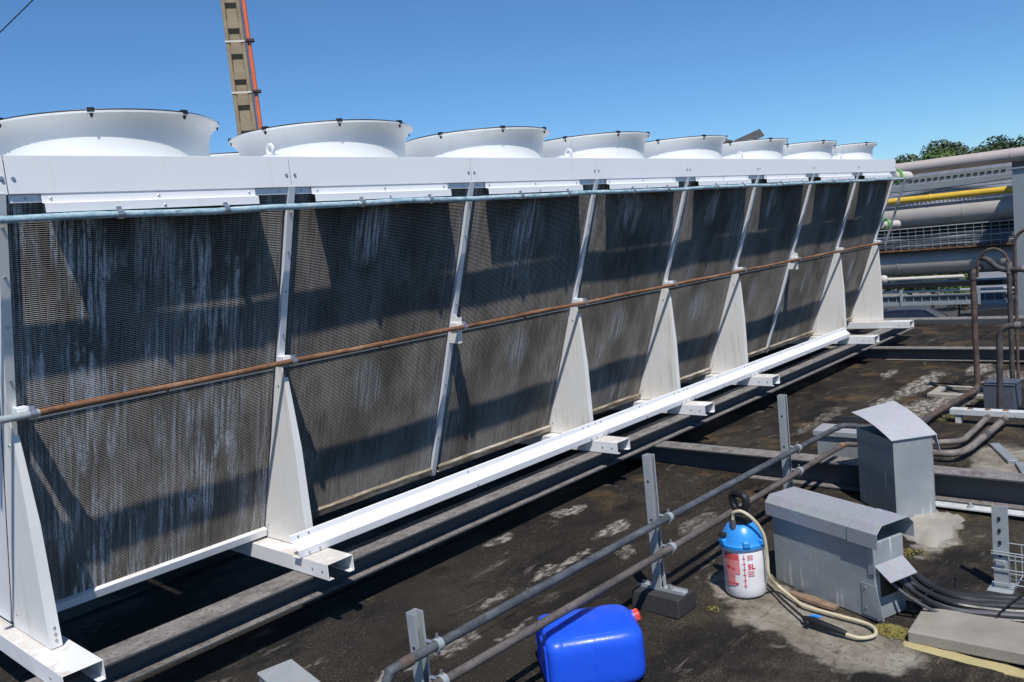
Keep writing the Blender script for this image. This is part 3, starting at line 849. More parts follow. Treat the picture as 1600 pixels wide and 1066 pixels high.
fl_b = MB().box((3.90, -3.0, 0.004), (4.0, -1.75, 0.0118)).build('base_plate', 'rusty_white', cb[0], smooth=0)
for yy in (-1.98, -2.55):
    inst('bolt', MB().lathe([(0, 0), (0.02, 0), (0.02, 0.004), (0.014, 0.004), (0.014, 0.016), (0.008, 0.016), (0.008, 0.03), (0, 0.03)], seg=8, closed=False).mesh('bolt', 'galv'), cb[0], (3.93, yy, 0.0118))

# ------------------------------------------------------------------ two pipes on strut posts
def strut(mb, x, y, z0, z1, w=0.041, t=0.0025, lip=0.009):
    """open slotted channel standing upright, mouth looking to -Y"""
    h = w / 2
    path = [(x - h + lip, y - h, z0), (x - h, y - h, z0), (x - h, y + h, z0), (x + h, y + h, z0), (x + h, y - h, z0), (x + h - lip, y - h, z0)]
    # closed-looking left side, mouth to the right of the viewer
    return mb.sheet(path, (0, 0, z1 - z0), t)
posts = [(0.631, 0.557, 'galvanised strut post standing nearest the blue canister on the left'), (2.071, 0.718, 'middle galvanised strut post with a black rubber base'), (3.471, 0.707, 'galvanised strut post standing behind the long zinc box')]
PY = -1.14; PPY = -1.197
def uz(x): return 0.443 + (0.372 - 0.443) * (x - 0.445) / (4.134 - 0.445) + 0.010 * math.sin((x - 0.445) / 3.69 * math.pi)
def lz(x): return 0.312 + (0.246 - 0.312) * (x - 0.659) / (4.167 - 0.659) - 0.008 * math.sin((x - 0.659) / 3.5 * math.pi)
for (x, zt, lab) in posts:
    b = rz(x, PY)
    o = thing('strut_post', lab, 'post', (x, PY, b), 'strut posts that carry the two pipes')
    mb = MB(); strut(mb, x, PY, b + 0.092, zt)
    po = mb.build('post', 'galv', o, smooth=0, bevel=0.0008)
    hole = MB().tube([(x - 0.0216, PY + 0.001, 0), (x - 0.0203, PY + 0.001, 0)], 0.006, 8)
    for zz in (0.12, 0.30):
        inst('bolt_hole', MB().tube([(-0.0005, 0, 0), (0.0004, 0, 0)], 0.006, 8).mesh('bolt_hole', 'black'), po, (x - 0.0207, PY, zt - zz))
    # rubber block with a rail in its top
    mb = MB()
    pr = [(x - 0.082, PY + 0.11, b), (x + 0.082, PY + 0.11, b), (x + 0.070, PY + 0.11, b + 0.088), (x - 0.070, PY + 0.11, b + 0.088)]
    bs = mb.prism(pr, (0, -0.25, 0)).build('rubber_base', 'rubber', o, smooth=0, bevel=0.008, seg=3)
    mb = MB().box((x - 0.021, PY - 0.135, b + 0.089), (x + 0.021, PY + 0.105, b + 0.093)).box((x - 0.021, PY - 0.135, b + 0.093), (x - 0.018, PY + 0.105, b + 0.104)).box((x + 0.018, PY - 0.135, b + 0.093), (x + 0.021, PY + 0.105, b + 0.104))
    mb.build('base_rail', 'galv', bs, smooth=0)
    MB().sheet([(x + 0.0, PY - 0.075, b + 0.095), (x + 0.0, PY - 0.024, b + 0.095), (x + 0.0, PY - 0.024, b + 0.15)], (0.02, 0, 0), 0.004).build('angle_cleat', 'galv', o, smooth=0)
    inst('bolt', wash, o, (x + 0.01, PY - 0.05, b + 0.099), (0, 0, 0), (1.4, 1.4, 2.0))
    for (zf, rr) in ((uz, 0.0165), (lz, 0.0175)):
        zc = zf(x)
        c_ = MB().lathe([(rr + 0.001, -0.012), (rr + 0.006, -0.012), (rr + 0.006, 0.012), (rr + 0.001, 0.012)], (x + 0.035, PPY, zc), 20, (1, 0, -0.02)).build('pipe_clamp', 'galv', o)
        MB().tube([(x + 0.02, PY - 0.02, zc + 0.01), (x + 0.033, PPY + rr, zc + 0.004)], 0.007, 8).tube([(x + 0.035, PPY, zc + rr + 0.003), (x + 0.035, PPY, zc + rr + 0.022)], 0.0055, 8).tube([(x + 0.035, PPY, zc - rr - 0.003), (x + 0.035, PPY, zc - rr - 0.018)], 0.0055, 8).build('clamp_bolt', 'screw', c_)
xs = [0.47 + 0.18 * k for k in range(21)]
p1 = [(0.44, PPY - 0.006, uz(0.45) - 0.10), (0.44, PPY, uz(0.45) - 0.035), (0.455, PPY, uz(0.46) - 0.010)] + [(x, PPY, uz(x)) for x in xs] + [(4.13, PPY, uz(4.13))] 
o = thing('roof_pipe', 'upper slate grey pipe clamped to the strut posts, bent down at its near end', 'pipe', (2.2, PPY, 0.4))
MB().tube(smooth_path(p1, 3) + [Vector((4.155, PPY - 0.012, uz(4.13))), Vector((4.165, PPY - 0.04, uz(4.13))), Vector((4.165, PPY - 0.30, uz(4.13) - 0.005))], 0.0165, 14).build('pipe', 'blue_dark_pipe', o)
MB().tube([(0.50, PPY, uz(0.5)), (0.55, PPY, uz(0.55))], 0.0195, 14).build('coupling', 'brown_pipe', o)
MB().tube([(4.08, PPY, uz(4.08)), (4.13, PPY, uz(4.13))], 0.0195, 14).build('coupling', 'blue_dark_pipe', o)
o = thing('roof_pipe', 'lower brown pipe clamped to the strut posts close above the roof', 'pipe', (2.2, PPY, 0.27))
xs2 = [0.2 + 0.2 * k for k in range(20)]
MB().tube([(x, PPY - 0.002, lz(x)) for x in xs2] + [Vector((4.15, PPY - 0.004, lz(4.15))), Vector((4.185, PPY - 0.02, lz(4.17))), Vector((4.195, PPY - 0.06, lz(4.17))), Vector((4.195, PPY - 0.32, lz(4.17)))], 0.0165, 14).build('pipe', 'rail_pipe', o)
MB().tube([(4.10, PPY - 0.003, lz(4.1)), (4.15, PPY - 0.004, lz(4.15))], 0.0205, 14).build('coupling', 'rust', o)

# ------------------------------------------------------------------ zinc boxes
def frame(o, ang, z=0): 
    return Matrix.Translation(Vector((o[0], o[1], z))) @ Matrix.Rotation(math.radians(ang), 4, 'Z')
# long cable box: local +x along its front towards the right of the picture
ang = math.degrees(math.atan2(-1.998 + 1.453, 2.402 - 2.603))
L = 0.58
T = frame((2.603, -1.453), ang, rz(2.5, -1.7))
def W(x, y, z): return T @ Vector((x, y, z))
o = thing('cable_box', 'long low zinc sheet cable box with a folded lid and an open end', 'metal box', (2.5, -1.72, rz(2.5, -1.7)))
D_ = 0.185
mb = MB().box((0, 0, 0), (L, D_, 0.345), T)
mb.build('body', 'duct', o, smooth=0, bevel=0.004)
ov = 0.018
mb = MB()
lidp = [(-ov, -ov, 0.335), (-ov, -ov, 0.395), (-ov, 0.012, 0.425), (-ov, D_ - 0.012, 0.425), (-ov, D_ + ov, 0.395), (-ov, D_ + ov, 0.335)]
mb.sheet([W(*q) for q in lidp], T.to_3x3() @ Vector((L - 0.10, 0, 0)), -0.003)
ld = mb.build('lid', 'lid', o, smooth=0, bevel=0.003)
MB().add([W(-ov - 0.001, *q[1:]) for q in lidp] , [(0, 5, 4, 3, 2, 1)]).build('lid_end', 'lid', ld, smooth=0, recalc=False)
mb = MB()
lp2 = [(L - 0.115, -ov - 0.003, 0.333), (L - 0.115, -ov - 0.003, 0.397), (L - 0.115, 0.011, 0.428), (L - 0.115, D_ - 0.011, 0.428), (L - 0.115, D_ + ov + 0.003, 0.397), (L - 0.115, D_ + ov + 0.003, 0.333)]
mb.sheet([W(*q) for q in lp2], T.to_3x3() @ Vector((0.155, 0, 0)), -0.003)
mb.build('lid', 'lid', o, smooth=0, bevel=0.002)
# end flaps round the cable opening
mb = MB().add([W(L + 0.002, -0.002, 0.25), W(L + 0.002, D_ - 0.01, 0.25), W(L + 0.085, D_ - 0.03, 0.205), W(L + 0.085, -0.01, 0.205), W(L + 0.002, -0.002, 0.247), W(L + 0.002, D_ - 0.01, 0.247), W(L + 0.085, D_ - 0.03, 0.202), W(L + 0.085, -0.01, 0.202)],
              [(0, 1, 2, 3), (7, 6, 5, 4), (0, 3, 7, 4), (3, 2, 6, 7), (2, 1, 5, 6), (1, 0, 4, 5)])
mb.build('flap', 'lid', o, smooth=0)
mb = MB().add([W(L - 0.07, -0.004, 0.02), W(L + 0.045, -0.012, 0.02), W(L + 0.005, -0.006, 0.16), W(L - 0.07, -0.004, 0.16), W(L - 0.07, -0.001, 0.02), W(L + 0.045, -0.009, 0.02), W(L + 0.005, -0.003, 0.16), W(L - 0.07, -0.001, 0.16)],
              [(3, 2, 1, 0), (4, 5, 6, 7), (0, 1, 5, 4), (1, 2, 6, 5), (2, 3, 7, 6), (3, 0, 4, 7)])
mb.build('flap', 'duct', o, smooth=0)
mb = MB().add([W(L - 0.03, -0.004, 0.20), W(L + 0.01, -0.008, 0.22), W(L + 0.002, -0.006, 0.335), W(L - 0.03, -0.004, 0.335), W(L - 0.03, -0.001, 0.20), W(L + 0.01, -0.005, 0.22), W(L + 0.002, -0.003, 0.335), W(L - 0.03, -0.001, 0.335)],
              [(3, 2, 1, 0), (4, 5, 6, 7), (0, 1, 5, 4), (1, 2, 6, 5), (2, 3, 7, 6), (3, 0, 4, 7)])
mb.build('flap', 'lid', o, smooth=0)
MB().box((L + 0.0008, 0.03, 0.10), (L + 0.0016, D_ - 0.02, 0.24), T).build('opening_shade_plate', 'black', o, smooth=0)  # black plate on the closed end, standing in for the shade inside an opening
nrm = (T.to_3x3() @ Vector((0, -1, 0))).to_track_quat('Z', 'Y')
for (x, z) in ((L - 0.05, 0.05), (L - 0.05, 0.14), (L - 0.02, 0.27)):
    inst('rivet', scr, o, W(x, -0.005, z), nrm)
# tall box with its lid folded up
ang = 50; A_, B_ = 0.37, 0.235
T = frame((3.617, -1.689), ang, rz(3.7, -1.6))
o = thing('cable_shaft', 'tall zinc sheet box with its pale lid bent up and open', 'metal box', (3.75, -1.62, rz(3.7, -1.6)))
H_ = 0.455
mb = MB()
tw = 0.003
for (a, b) in (((0, -B_, 0), (A_, -B_ + tw, H_)), ((0, -tw, 0), (A_, 0, H_)), ((0, -B_ + tw, 0), (tw, -tw, H_)), ((A_ - tw, -B_ + tw, 0), (A_, -tw, H_))):
    mb.box(a, b, T)
mb.build('body', 'duct', o, smooth=0, bevel=0.003)
# in this frame the front corner is at the origin; x runs back-left, -y runs right
def W(x, y, z): return T @ Vector((x, y, z))
mb = MB()
n = 8; q = []
for k in range(n + 1):
    t = k / n
    x = -0.012 + (A_ + 0.03) * t
    zz = H_ + 0.006 + 0.085 * t + 0.018 * math.sin(t * math.pi)
    q += [W(x, 0.015, zz), W(x, -B_ - 0.02, zz + 0.035 * t), W(x, 0.015, zz - 0.003), W(x, -B_ - 0.02, zz + 0.035 * t - 0.003)]
fs_ = []
for k in range(n):
    b = k * 4
    fs_ += [(b, b + 1, b + 5, b + 4), (b + 2, b + 6, b + 7, b + 3), (b, b + 4, b + 6, b + 2), (b + 1, b + 3, b + 7, b + 5)]
fs_ += [(0, 2, 3, 1), (n * 4, n * 4 + 1, n * 4 + 3, n * 4 + 2)]
ld = mb.add(q, fs_).build('lid', 'lid_pale', o, smooth=60)
mb = MB().add([W(0.0, -B_ - 0.020, H_ + 0.006), W(0.05, -B_ - 0.021, H_ + 0.02), W(0.02, -B_ - 0.045, H_ - 0.10), W(-0.004, -B_ - 0.040, H_ - 0.10), W(0.0, -B_ - 0.023, H_ + 0.006), W(0.05, -B_ - 0.024, H_ + 0.02), W(0.02, -B_ - 0.048, H_ - 0.10), W(-0.004, -B_ - 0.043, H_ - 0.10)],
              [(0, 1, 2, 3), (7, 6, 5, 4), (0, 3, 7, 4), (3, 2, 6, 7), (2, 1, 5, 6), (1, 0, 4, 5)])
mb.build('lid_skirt', 'lid_pale', ld, smooth=0)
# low flat box beyond the cross beam
z_ = rz(4.4, -1.1)
o = thing('cable_box', 'low flat zinc box beyond the cross beam, half hidden by the tall box', 'metal box', (4.5, -1.2, z_))
MB().box((4.36, -1.52, z_), (4.50, -0.945, 0.262)).build('body', 'duct', o, smooth=0, bevel=0.006)
MB().sheet([(4.345, -1.53, 0.245), (4.345, -1.53, 0.275), (4.515, -1.53, 0.285)], (0, 0.60, 0), 0.003).build('lid', 'lid', o, smooth=0, bevel=0.002)
MB().sheet([(4.55, -1.5, 0.30), (4.62, -1.5, 0.315), (4.70, -1.5, 0.30)], (0, 0.52, 0), 0.003).build('cover_sheet', 'black', o, smooth=0)
o = thing('strut_stub', 'short perforated galvanised strut peeping up behind the open lid', 'post', (4.36, -1.36, rz(4.2, -1.3)))
MB().sheet([(4.245, -1.355, rz(4.2, -1.3)), (4.245, -1.385, rz(4.2, -1.3)), (4.275, -1.385, rz(4.2, -1.3))], (0, 0, 0.44), 0.003).build('post', 'galv', o, smooth=0)

# mortar fillet and plinth patch (solid, thin)
def patch(name, label, pts, h, mat, seedv, cat='mortar'):
    random.seed(seedv)
    c = Vector((sum(p[0] for p in pts) / len(pts), sum(p[1] for p in pts) / len(pts), 0))
    ring_ = []
    n = len(pts)
    for i in range(n):
        a, b = Vector((*pts[i], 0)), Vector((*pts[(i + 1) % n], 0))
        for k in range(6):
            q = a.lerp(b, k / 6); d = (q - c).normalized()
            ring_.append(q + d * random.uniform(-0.018, 0.018))
    vs_ = [(q.x, q.y, rz(q.x, q.y) - 0.004) for q in ring_]
    inn = [c + (q - c) * 0.9 for q in ring_]
    vs_ += [(q.x, q.y, rz(q.x, q.y) + h * random.uniform(0.7, 1.2)) for q in inn]
    inn2 = [c + (q - c) * 0.5 for q in ring_]
    vs_ += [(q.x, q.y, rz(q.x, q.y) + h * random.uniform(0.9, 1.25)) for q in inn2]
    vs_ += [(c.x, c.y, rz(c.x, c.y) + h * 1.1)]
    m_ = len(ring_)
    fs_ = []
    for r_ in (0, 1):
        for i in range(m_):
            j = (i + 1) % m_
            fs_.append((r_ * m_ + i, r_ * m_ + j, (r_ + 1) * m_ + j, (r_ + 1) * m_ + i))
    fs_ += [(2 * m_ + i, 2 * m_ + (i + 1) % m_, 3 * m_) for i in range(m_)]
    o = MB().add(vs_, fs_).build(name, mat, smooth=50)
    return tag(o, label, cat)
patch('mortar_fillet', 'whitish mortar fillet at the foot of the tall zinc box', [(3.60, -1.68), (3.86, -1.82), (3.84, -1.98), (3.55, -2.0), (3.32, -1.96), (3.40, -1.80)], 0.022, 'mortar', 8)

# ------------------------------------------------------------------ blue canister
def jerry_mat():
    n = NT('blue_hdpe')
    col = n.mix((0.010, 0.075, 0.66), (0.016, 0.105, 0.78), n.noise(6, 3, 0.5, n.obj))
    sc_ = n.math('MULTIPLY', n.step(n.noise(1.0, 5, 0.7, n.map((9, 60, 60), vec=n.obj)), 0.62, 0.72), n.step(n.noise(7, 3, 0.5, n.obj), 0.45, 0.6))
    col = n.mix(col, (0.10, 0.20, 0.62), n.math('MULTIPLY', sc_, 0.6))
    col = n.mix(col, (0.10, 0.12, 0.28), n.math('MULTIPLY', n.step(n.noise(3.2, 5, 0.65, n.obj), 0.5, 0.75), 0.25))
    n.bump(n.noise(9, 4, 0.55, n.obj), 0.22, 0.012)
    return n.out(col, n.math('MULTIPLY_ADD', n.noise(24, 4, 0.6, n.obj), 0.3, 0.22), 0.0, 0.5)
M['jerry'] = jerry_mat()
M['red'] = plain('red_cap_plastic', (0.62, 0.02, 0.02), 0.4)
JB = Vector((1.475, -1.462, rz(1.5, -1.4)))       # front right lower corner
ja = math.radians(-41)
JM = Matrix.Translation(JB) @ Matrix.Rotation(ja, 4, 'Z')
o = thing('jerrycan', 'bright blue plastic canister with a red cap lying on its side', 'canister', tuple(JB))
Lj, Dj, Hj = 0.385, 0.31, 0.230
def jcan():
    """rounded loft along the can's length with a shoulder at the cap end"""
    rows = [(-Lj, 0.80, 0.80), (-Lj + 0.004, 0.90, 0.90), (-Lj + 0.014, 0.965, 0.965), (-Lj + 0.032, 1.0, 1.0), (-Lj + 0.055, 1.0, 1.0), (-Lj + 0.062, 0.984, 0.984), (-Lj + 0.072, 0.984, 0.984), (-Lj + 0.08, 1.0, 1.0),
            (-0.10, 1.0, 1.0), (-0.07, 0.995, 0.995), (-0.045, 0.97, 0.975), (-0.025, 0.92, 0.93), (-0.010, 0.84, 0.86), (0.0, 0.70, 0.74)]
    mb = MB(); seg = 44; vs_ = []
    for (x, sy, sz) in rows:
        for k in range(seg):
            a = 2 * math.pi * (k + 0.5) / seg
            e = 0.36
            c_, s_ = math.cos(a), math.sin(a)
            yy = math.copysign(abs(c_) ** e, c_) * Dj / 2 * sy
            zz = math.copysign(abs(s_) ** e, s_) * Hj / 2 * sz
            vs_.append(JM @ Vector((x, Dj / 2 + yy, Hj / 2 + zz)))
    fs_ = []
    n = len(rows)
    for i in range(n - 1):
        for k in range(seg):
            fs_.append((i * seg + k, i * seg + (k + 1) % seg, (i + 1) * seg + (k + 1) % seg, (i + 1) * seg + k))
    fs_ += [tuple(range(seg)), tuple((n - 1) * seg + k for k in range(seg))]
    mb.add(vs_, fs_)
    return mb
jo = jcan().build('body', 'jerry', o, smooth=50)
# long moulded ribs beside the edges
mb = MB()
for (y, z) in ((0.034, Hj - 0.010), (0.012, Hj - 0.034)):
    mb.tube([JM @ Vector((x, y, z)) for x in (-Lj + 0.09, -Lj + 0.12, -0.12, -0.09)], [0.001, 0.006, 0.006, 0.001], 10)
mb.build('edge_rib', 'jerry', jo)
mb = MB()
e = 0.36; loop = []
for k in range(60):
    a = 2 * math.pi * k / 60; c_, s_ = math.cos(a), math.sin(a)
    loop.append(JM @ Vector((-Lj * 0.52, Dj / 2 + math.copysign(abs(c_) ** e, c_) * (Dj / 2 - 0.0005), Hj / 2 + math.copysign(abs(s_) ** e, s_) * (Hj / 2 - 0.0005))))
mb.tube(loop, 0.0016, 6, closed=True)
mb.build('mould_seam', 'jerry', jo)
# recess frame at the bottom end and a grip across the cap end
mb = MB()
rr_ = [(-Lj - 0.001, 0.04, 0.04), (-Lj - 0.001, Dj - 0.04, 0.04), (-Lj - 0.001, Dj - 0.04, Hj - 0.04), (-Lj - 0.001, 0.04, Hj - 0.04)]
mb.tube([JM @ Vector(q) for q in rr_], 0.007, 8, closed=True)
mb.build('base_rib', 'jerry', jo)
cc = JM @ Vector((-0.012, Dj - 0.085, Hj - 0.055)); ax_ = JM.to_3x3() @ Vector((1, 0.0, 0.28))
cpo = MB().lathe([(0, 0), (0.024, 0), (0.024, 0.022), (0.021, 0.026), (0, 0.026)], cc + ax_.normalized() * 0.022, 28, ax_, closed=False).build('cap', 'red', o)
mb = MB()
q_ = Vector((0, 0, 1)).rotation_difference(ax_.normalized())
for k in range(20):
    a = 2 * math.pi * k / 20
    b = cc + ax_.normalized() * 0.022 + q_ @ Vector((0.0242 * math.cos(a), 0.0242 * math.sin(a), 0.002))
    mb.tube([b, b + ax_.normalized() * 0.020], 0.0014, 5)
mb.build('cap_ribs', 'red', cpo)
MB().lathe([(0, 0), (0.029, 0), (0.029, 0.024), (0, 0.024)], cc, 24, ax_, closed=False).build('neck', 'jerry', o)

# ------------------------------------------------------------------ pump sprayer
def tank_mat():
    n = NT('milky_tank_plastic')
    col = n.mix((0.66, 0.64, 0.66), (0.74, 0.73, 0.74), n.noise(5, 3, 0.5, n.obj))
    n.b.inputs['Subsurface Weight'].default_value = 0.0
    return n.out(col, 0.38, 0.0, 0.5)
M['tank'] = tank_mat()
M['collar'] = plain('sky_blue_plastic', (0.03, 0.25, 0.66), 0.32, var=0.06)
M['ink'] = plain('red_print', (0.62, 0.045, 0.055), 0.5, var=0.1, scale=60)
M['ink_pale'] = plain('pale_red_print', (0.66, 0.22, 0.22), 0.5, var=0.2, scale=60)
SX, SY = 2.398, -1.401
SZ = rz(SX, SY) + 0.0085
o = thing('pump_sprayer', 'white pump sprayer with a blue collar, black pump handle and cream hose', 'sprayer', (SX, SY, SZ))
RT = 0.096
MB().lathe([(0, 0), (RT - 0.02, 0), (RT - 0.008, 0.004), (RT - 0.002, 0.014), (RT - 0.001, 0.05), (RT, 0.12), (RT + 0.001, 0.24), (RT - 0.004, 0.25), (0, 0.25)], (SX, SY, SZ), 56, closed=False).build('tank', 'tank', o, smooth=50)
co_ = MB().lathe([(RT - 0.004, 0.236), (RT + 0.011, 0.238), (RT + 0.012, 0.252), (RT + 0.004, 0.258), (RT + 0.001, 0.272), (RT - 0.008, 0.295), (RT - 0.022, 0.318), (RT - 0.036, 0.334), (RT - 0.045, 0.340), (RT - 0.06, 0.342), (0, 0.342)], (SX, SY, SZ), 56, closed=False).build('collar', 'collar', o, smooth=50)
vd = Vector((-1.082 - SX, -3.276 - SY, 0)).normalized()       # towards the front of the tank
fa = math.atan2(vd.y, vd.x)
def around(da, r, z): return Vector((SX + r * math.cos(fa + da), SY + r * math.sin(fa + da), SZ + z))
for da in (0.95, -1.0, 0.15):
    c = around(da, RT + 0.006, 0.262)
    mb = MB().box((-0.012, -0.016, -0.012), (0.012, 0.016, 0.016), Matrix.Translation(c) @ Matrix.Rotation(fa + da, 4, 'Z'))
    mb.build('lug', 'collar', co_, bevel=0.005, seg=3)
MB().tube([around(-1.05, RT - 0.02, 0.288), around(-1.05, RT + 0.018, 0.300)], 0.013, 14).build('valve_knob', 'dark_metal', co_)
MB().lathe([(0, 0.340), (0.050, 0.340), (0.052, 0.345), (0.050, 0.374), (0.040, 0.380), (0.026, 0.384), (0.024, 0.405), (0, 0.405)], (SX, SY, SZ), 32, closed=False).build('pump_barrel', 'black', o)
hm = Matrix.Translation((SX, SY, SZ - 0.008)) @ Matrix.Rotation(fa + 0.72, 4, 'Z')
hb = [(-0.030, 0, 0.405), (-0.044, 0, 0.43), (-0.047, 0, 0.460), (-0.038, 0, 0.476), (0.0, 0, 0.482), (0.034, 0, 0.476), (0.042, 0, 0.456), (0.038, 0, 0.43), (0.018, 0, 0.402), (-0.01, 0, 0.400)]
MB().tube([hm @ Vector(q) for q in smooth_path(hb + [hb[0]], 4)[:-1]], 0.0185, 10, closed=True).build('pump_handle', 'black', o)
# hose
h0 = around(-0.62, 0.062, 0.335)
hs = [h0, h0 + Vector((0, 0, 0.045)), around(-0.45, 0.066, 0.405), around(0.10, 0.075, 0.412), around(0.62, 0.098, 0.372), around(0.92, 0.118, 0.30), around(1.0, 0.122, 0.20), around(1.0, 0.126, 0.10),
      Vector((2.455, -1.535, SZ + 0.030)), Vector((2.40, -1.64, SZ + 0.006)), Vector((2.365, -1.70, SZ + 0.004)), Vector((2.351, -1.85, SZ + 0.001)), Vector((2.345, -1.955, SZ - 0.002)), Vector((2.318, -2.012, SZ - 0.003)), Vector((2.262, -2.034, SZ - 0.005)), Vector((2.21, -1.995, SZ - 0.004)), Vector((2.206, -1.925, SZ))]
MB().tube(smooth_path(hs, 7), 0.0078, 10).build('hose', 'hose', o)
MB().tube([h0 - Vector((0, 0, 0.012)), h0 + Vector((0, 0, 0.02)), h0 + Vector((0, 0, 0.034))], [0.013, 0.013, 0.010], 12).build('hose_nut', 'cable_grey', o)
gun = MB().tube([(2.206, -1.940, SZ + 0.004), (2.206, -1.90, SZ + 0.010), (2.214, -1.84, SZ + 0.014), (2.224, -1.79, SZ + 0.016), (2.236, -1.750, SZ + 0.012)], [0.011, 0.014, 0.016, 0.019, 0.013], 12).tube([(2.225, -1.778, SZ + 0.01), (2.200, -1.772, SZ + 0.006)], [0.014, 0.012], 10).build('spray_gun', 'black', o)
MB().box((-0.006, -0.022, -0.004), (0.006, 0.022, 0.006), Matrix.Translation((2.238, -1.80, SZ + 0.032)) @ Matrix.Rotation(0.25, 4, 'Z')).build('trigger', 'collar', gun, bevel=0.002)
MB().tube([(2.236, -1.752, SZ + 0.012), (2.36, -1.60, SZ + 0.014), (2.505, -1.437, SZ + 0.018)], [0.0062, 0.0055, 0.0055], 10).build('lance', 'black', o)
MB().tube([(2.495, -1.448, SZ + 0.018), (2.515, -1.425, SZ + 0.022), (2.520, -1.418, SZ + 0.032)], 0.009, 10).build('nozzle', 'cable_grey', o)
# red print, wrapped round the tank
def wrap(mb_pts, faces, name, mat):
    mb = MB(); mb.add([around(-u / RT, RT + 0.0018, z) if False else around(u / RT, RT + 0.0018, z) for (u, z) in mb_pts], faces)
    return mb.build(name, mat, o, smooth=0, recalc=False)
def text_part(s_, u, z, size, mat='ink', name='print'):
    cu = bpy.data.curves.new('print', 'FONT'); cu.body = s_; cu.size = size; cu.offset = size * 0.035
    to = bpy.data.objects.new('tmp', cu); COL.objects.link(to)
    dg = bpy.context.evaluated_depsgraph_get(); dg.update()
    me = to.evaluated_get(dg).to_mesh()
    pts = [(u + v.co.x, z + v.co.y) for v in me.vertices]; fs_ = [tuple(p.vertices) for p in me.polygons]
    to.to_mesh_clear() if hasattr(to, 'to_mesh_clear') else None
    bpy.data.objects.remove(to)
    return wrap(pts, fs_, name, mat)
def rect_part(u0, z0, u1, z1, mat, name='print', n=8):
    pts = []; fs_ = []
    for k in range(n + 1):
        u = u0 + (u1 - u0) * k / n
        pts += [(u, z0), (u, z1)]
    fs_ = [(2 * k, 2 * k + 2, 2 * k + 3, 2 * k + 1) for k in range(n)]
    return wrap(pts, fs_, name, mat)
rect_part(-0.104, 0.120, -0.022, 0.222, 'ink_pale')
rect_part(-0.090, 0.062, -0.045, 0.125, 'ink_pale')
def pdisc(u, z, r, mat='ink'):
    pts = [(u + r * (1 + 0.25 * math.sin(3 * a)) * math.cos(a), z + r * (1 + 0.2 * math.cos(2 * a)) * math.sin(a)) for a in [2 * math.pi * k / 16 for k in range(16)]]
    return wrap(pts, [tuple(range(16))], 'print', mat)
RT += 0.0006
t_ = text_part('OSER', -0.102, 0.190, 0.033)
pdisc(-0.075, 0.150, 0.010); pdisc(-0.052, 0.146, 0.006)
for k in range(4): pdisc(-0.08 + 0.014 * k, 0.075, 0.0045 if k < 3 else 0.007)
rect_part(-0.002, 0.055, 0.001, 0.215, 'ink', n=2)
for k in range(6): rect_part(-0.008, 0.066 + k * 0.026, 0.006, 0.069 + k * 0.026, 'ink', n=2)
text_part('5L', 0.014, 0.146, 0.034)
for k in range(3): rect_part(0.014, 0.190 - 0.0 + k * 0.009, 0.040, 0.195 + k * 0.009, 'ink_pale', n=3)
for k in range(3): rect_part(0.014, 0.112 + k * 0.010, 0.042, 0.117 + k * 0.010, 'ink_pale', n=3)
RT -= 0.0006

# bit of wood
mb = MB()
wa, wb = Vector((2.470, -1.590, rz(2.45, -1.6) + 0.012)), Vector((2.428, -1.815, rz(2.4, -1.8) + 0.011))
d_ = (wb - wa); sd = Vector((-d_.y, d_.x, 0)).normalized()
vs_ = []
for k, (t, w_) in enumerate(((0, 0.012), (0.1, 0.020), (0.35, 0.024), (0.7, 0.026), (1.0, 0.024))):
    c = wa + d_ * t
    vs_ += [c - sd * w_ + Vector((0, 0, -0.004)), c + sd * w_ + Vector((0, 0, -0.004)), c + sd * w_ * 0.9 + Vector((0, 0, 0.012)), c - sd * w_ * 0.9 + Vector((0, 0, 0.014))]
fs_ = [(0, 1, 2, 3), (16, 19, 18, 17)]
for k in range(4):
    for j in range(4): fs_.append((k * 4 + j, k * 4 + (j + 1) % 4, k * 4 + 4 + (j + 1) % 4, k * 4 + 4 + j))
tag(mb.add(vs_, fs_).build('wood_piece', 'wood', smooth=0, bevel=0.003), 'flat weathered piece of wood lying against the long zinc box', 'wood')

# ------------------------------------------------------------------ concrete slab, cables, tray
sz = rz(2.4, -2.4)
T = frame((2.306, -2.148), -87, sz)
tag(MB().box((0, 0, 0.008), (0.9, 0.265, 0.058), T).build('concrete_slab', 'slab', smooth=0, bevel=0.006, seg=3), 'rectangular pebbly concrete slab lying on the roof at the right edge', 'slab')
patch('mortar_strip', 'yellowed mortar strip along the near edge of the concrete slab', [(2.315, -2.11), (2.262, -2.13), (2.250, -2.5), (2.262, -3.0), (2.315, -3.0), (2.318, -2.5)], 0.006, 'mortar_yellow', 5)
tag(MB().box((0.548 - 0.0, -0.98, rz(.5, -.7)), (0.70, -0.60, 0.20)).build('tmp_box', 'slab'), 'x', 'x') if False else None
# grey metal box in the foreground
T = frame((0.540, -0.475), 0, 0)
o = thing('grey_box', 'corner of a grey sheet metal box at the bottom edge of the picture', 'metal box', (0.48, -0.62, rz(.5, -.6)))
GB = Matrix.Translation((0.546, -0.474, 0)) @ Matrix.Rotation(math.radians(-100), 4, 'Z')
MB().box((0, -0.130, rz(.5, -.6)), (0.40, 0, 0.24), GB).build('body', 'galv_dark', o, smooth=0, bevel=0.003)
MB().box((-0.004, -0.134, 0.2402), (0.404, 0.004, 0.252), GB).build('lid', 'galv', o, smooth=0, bevel=0.003)
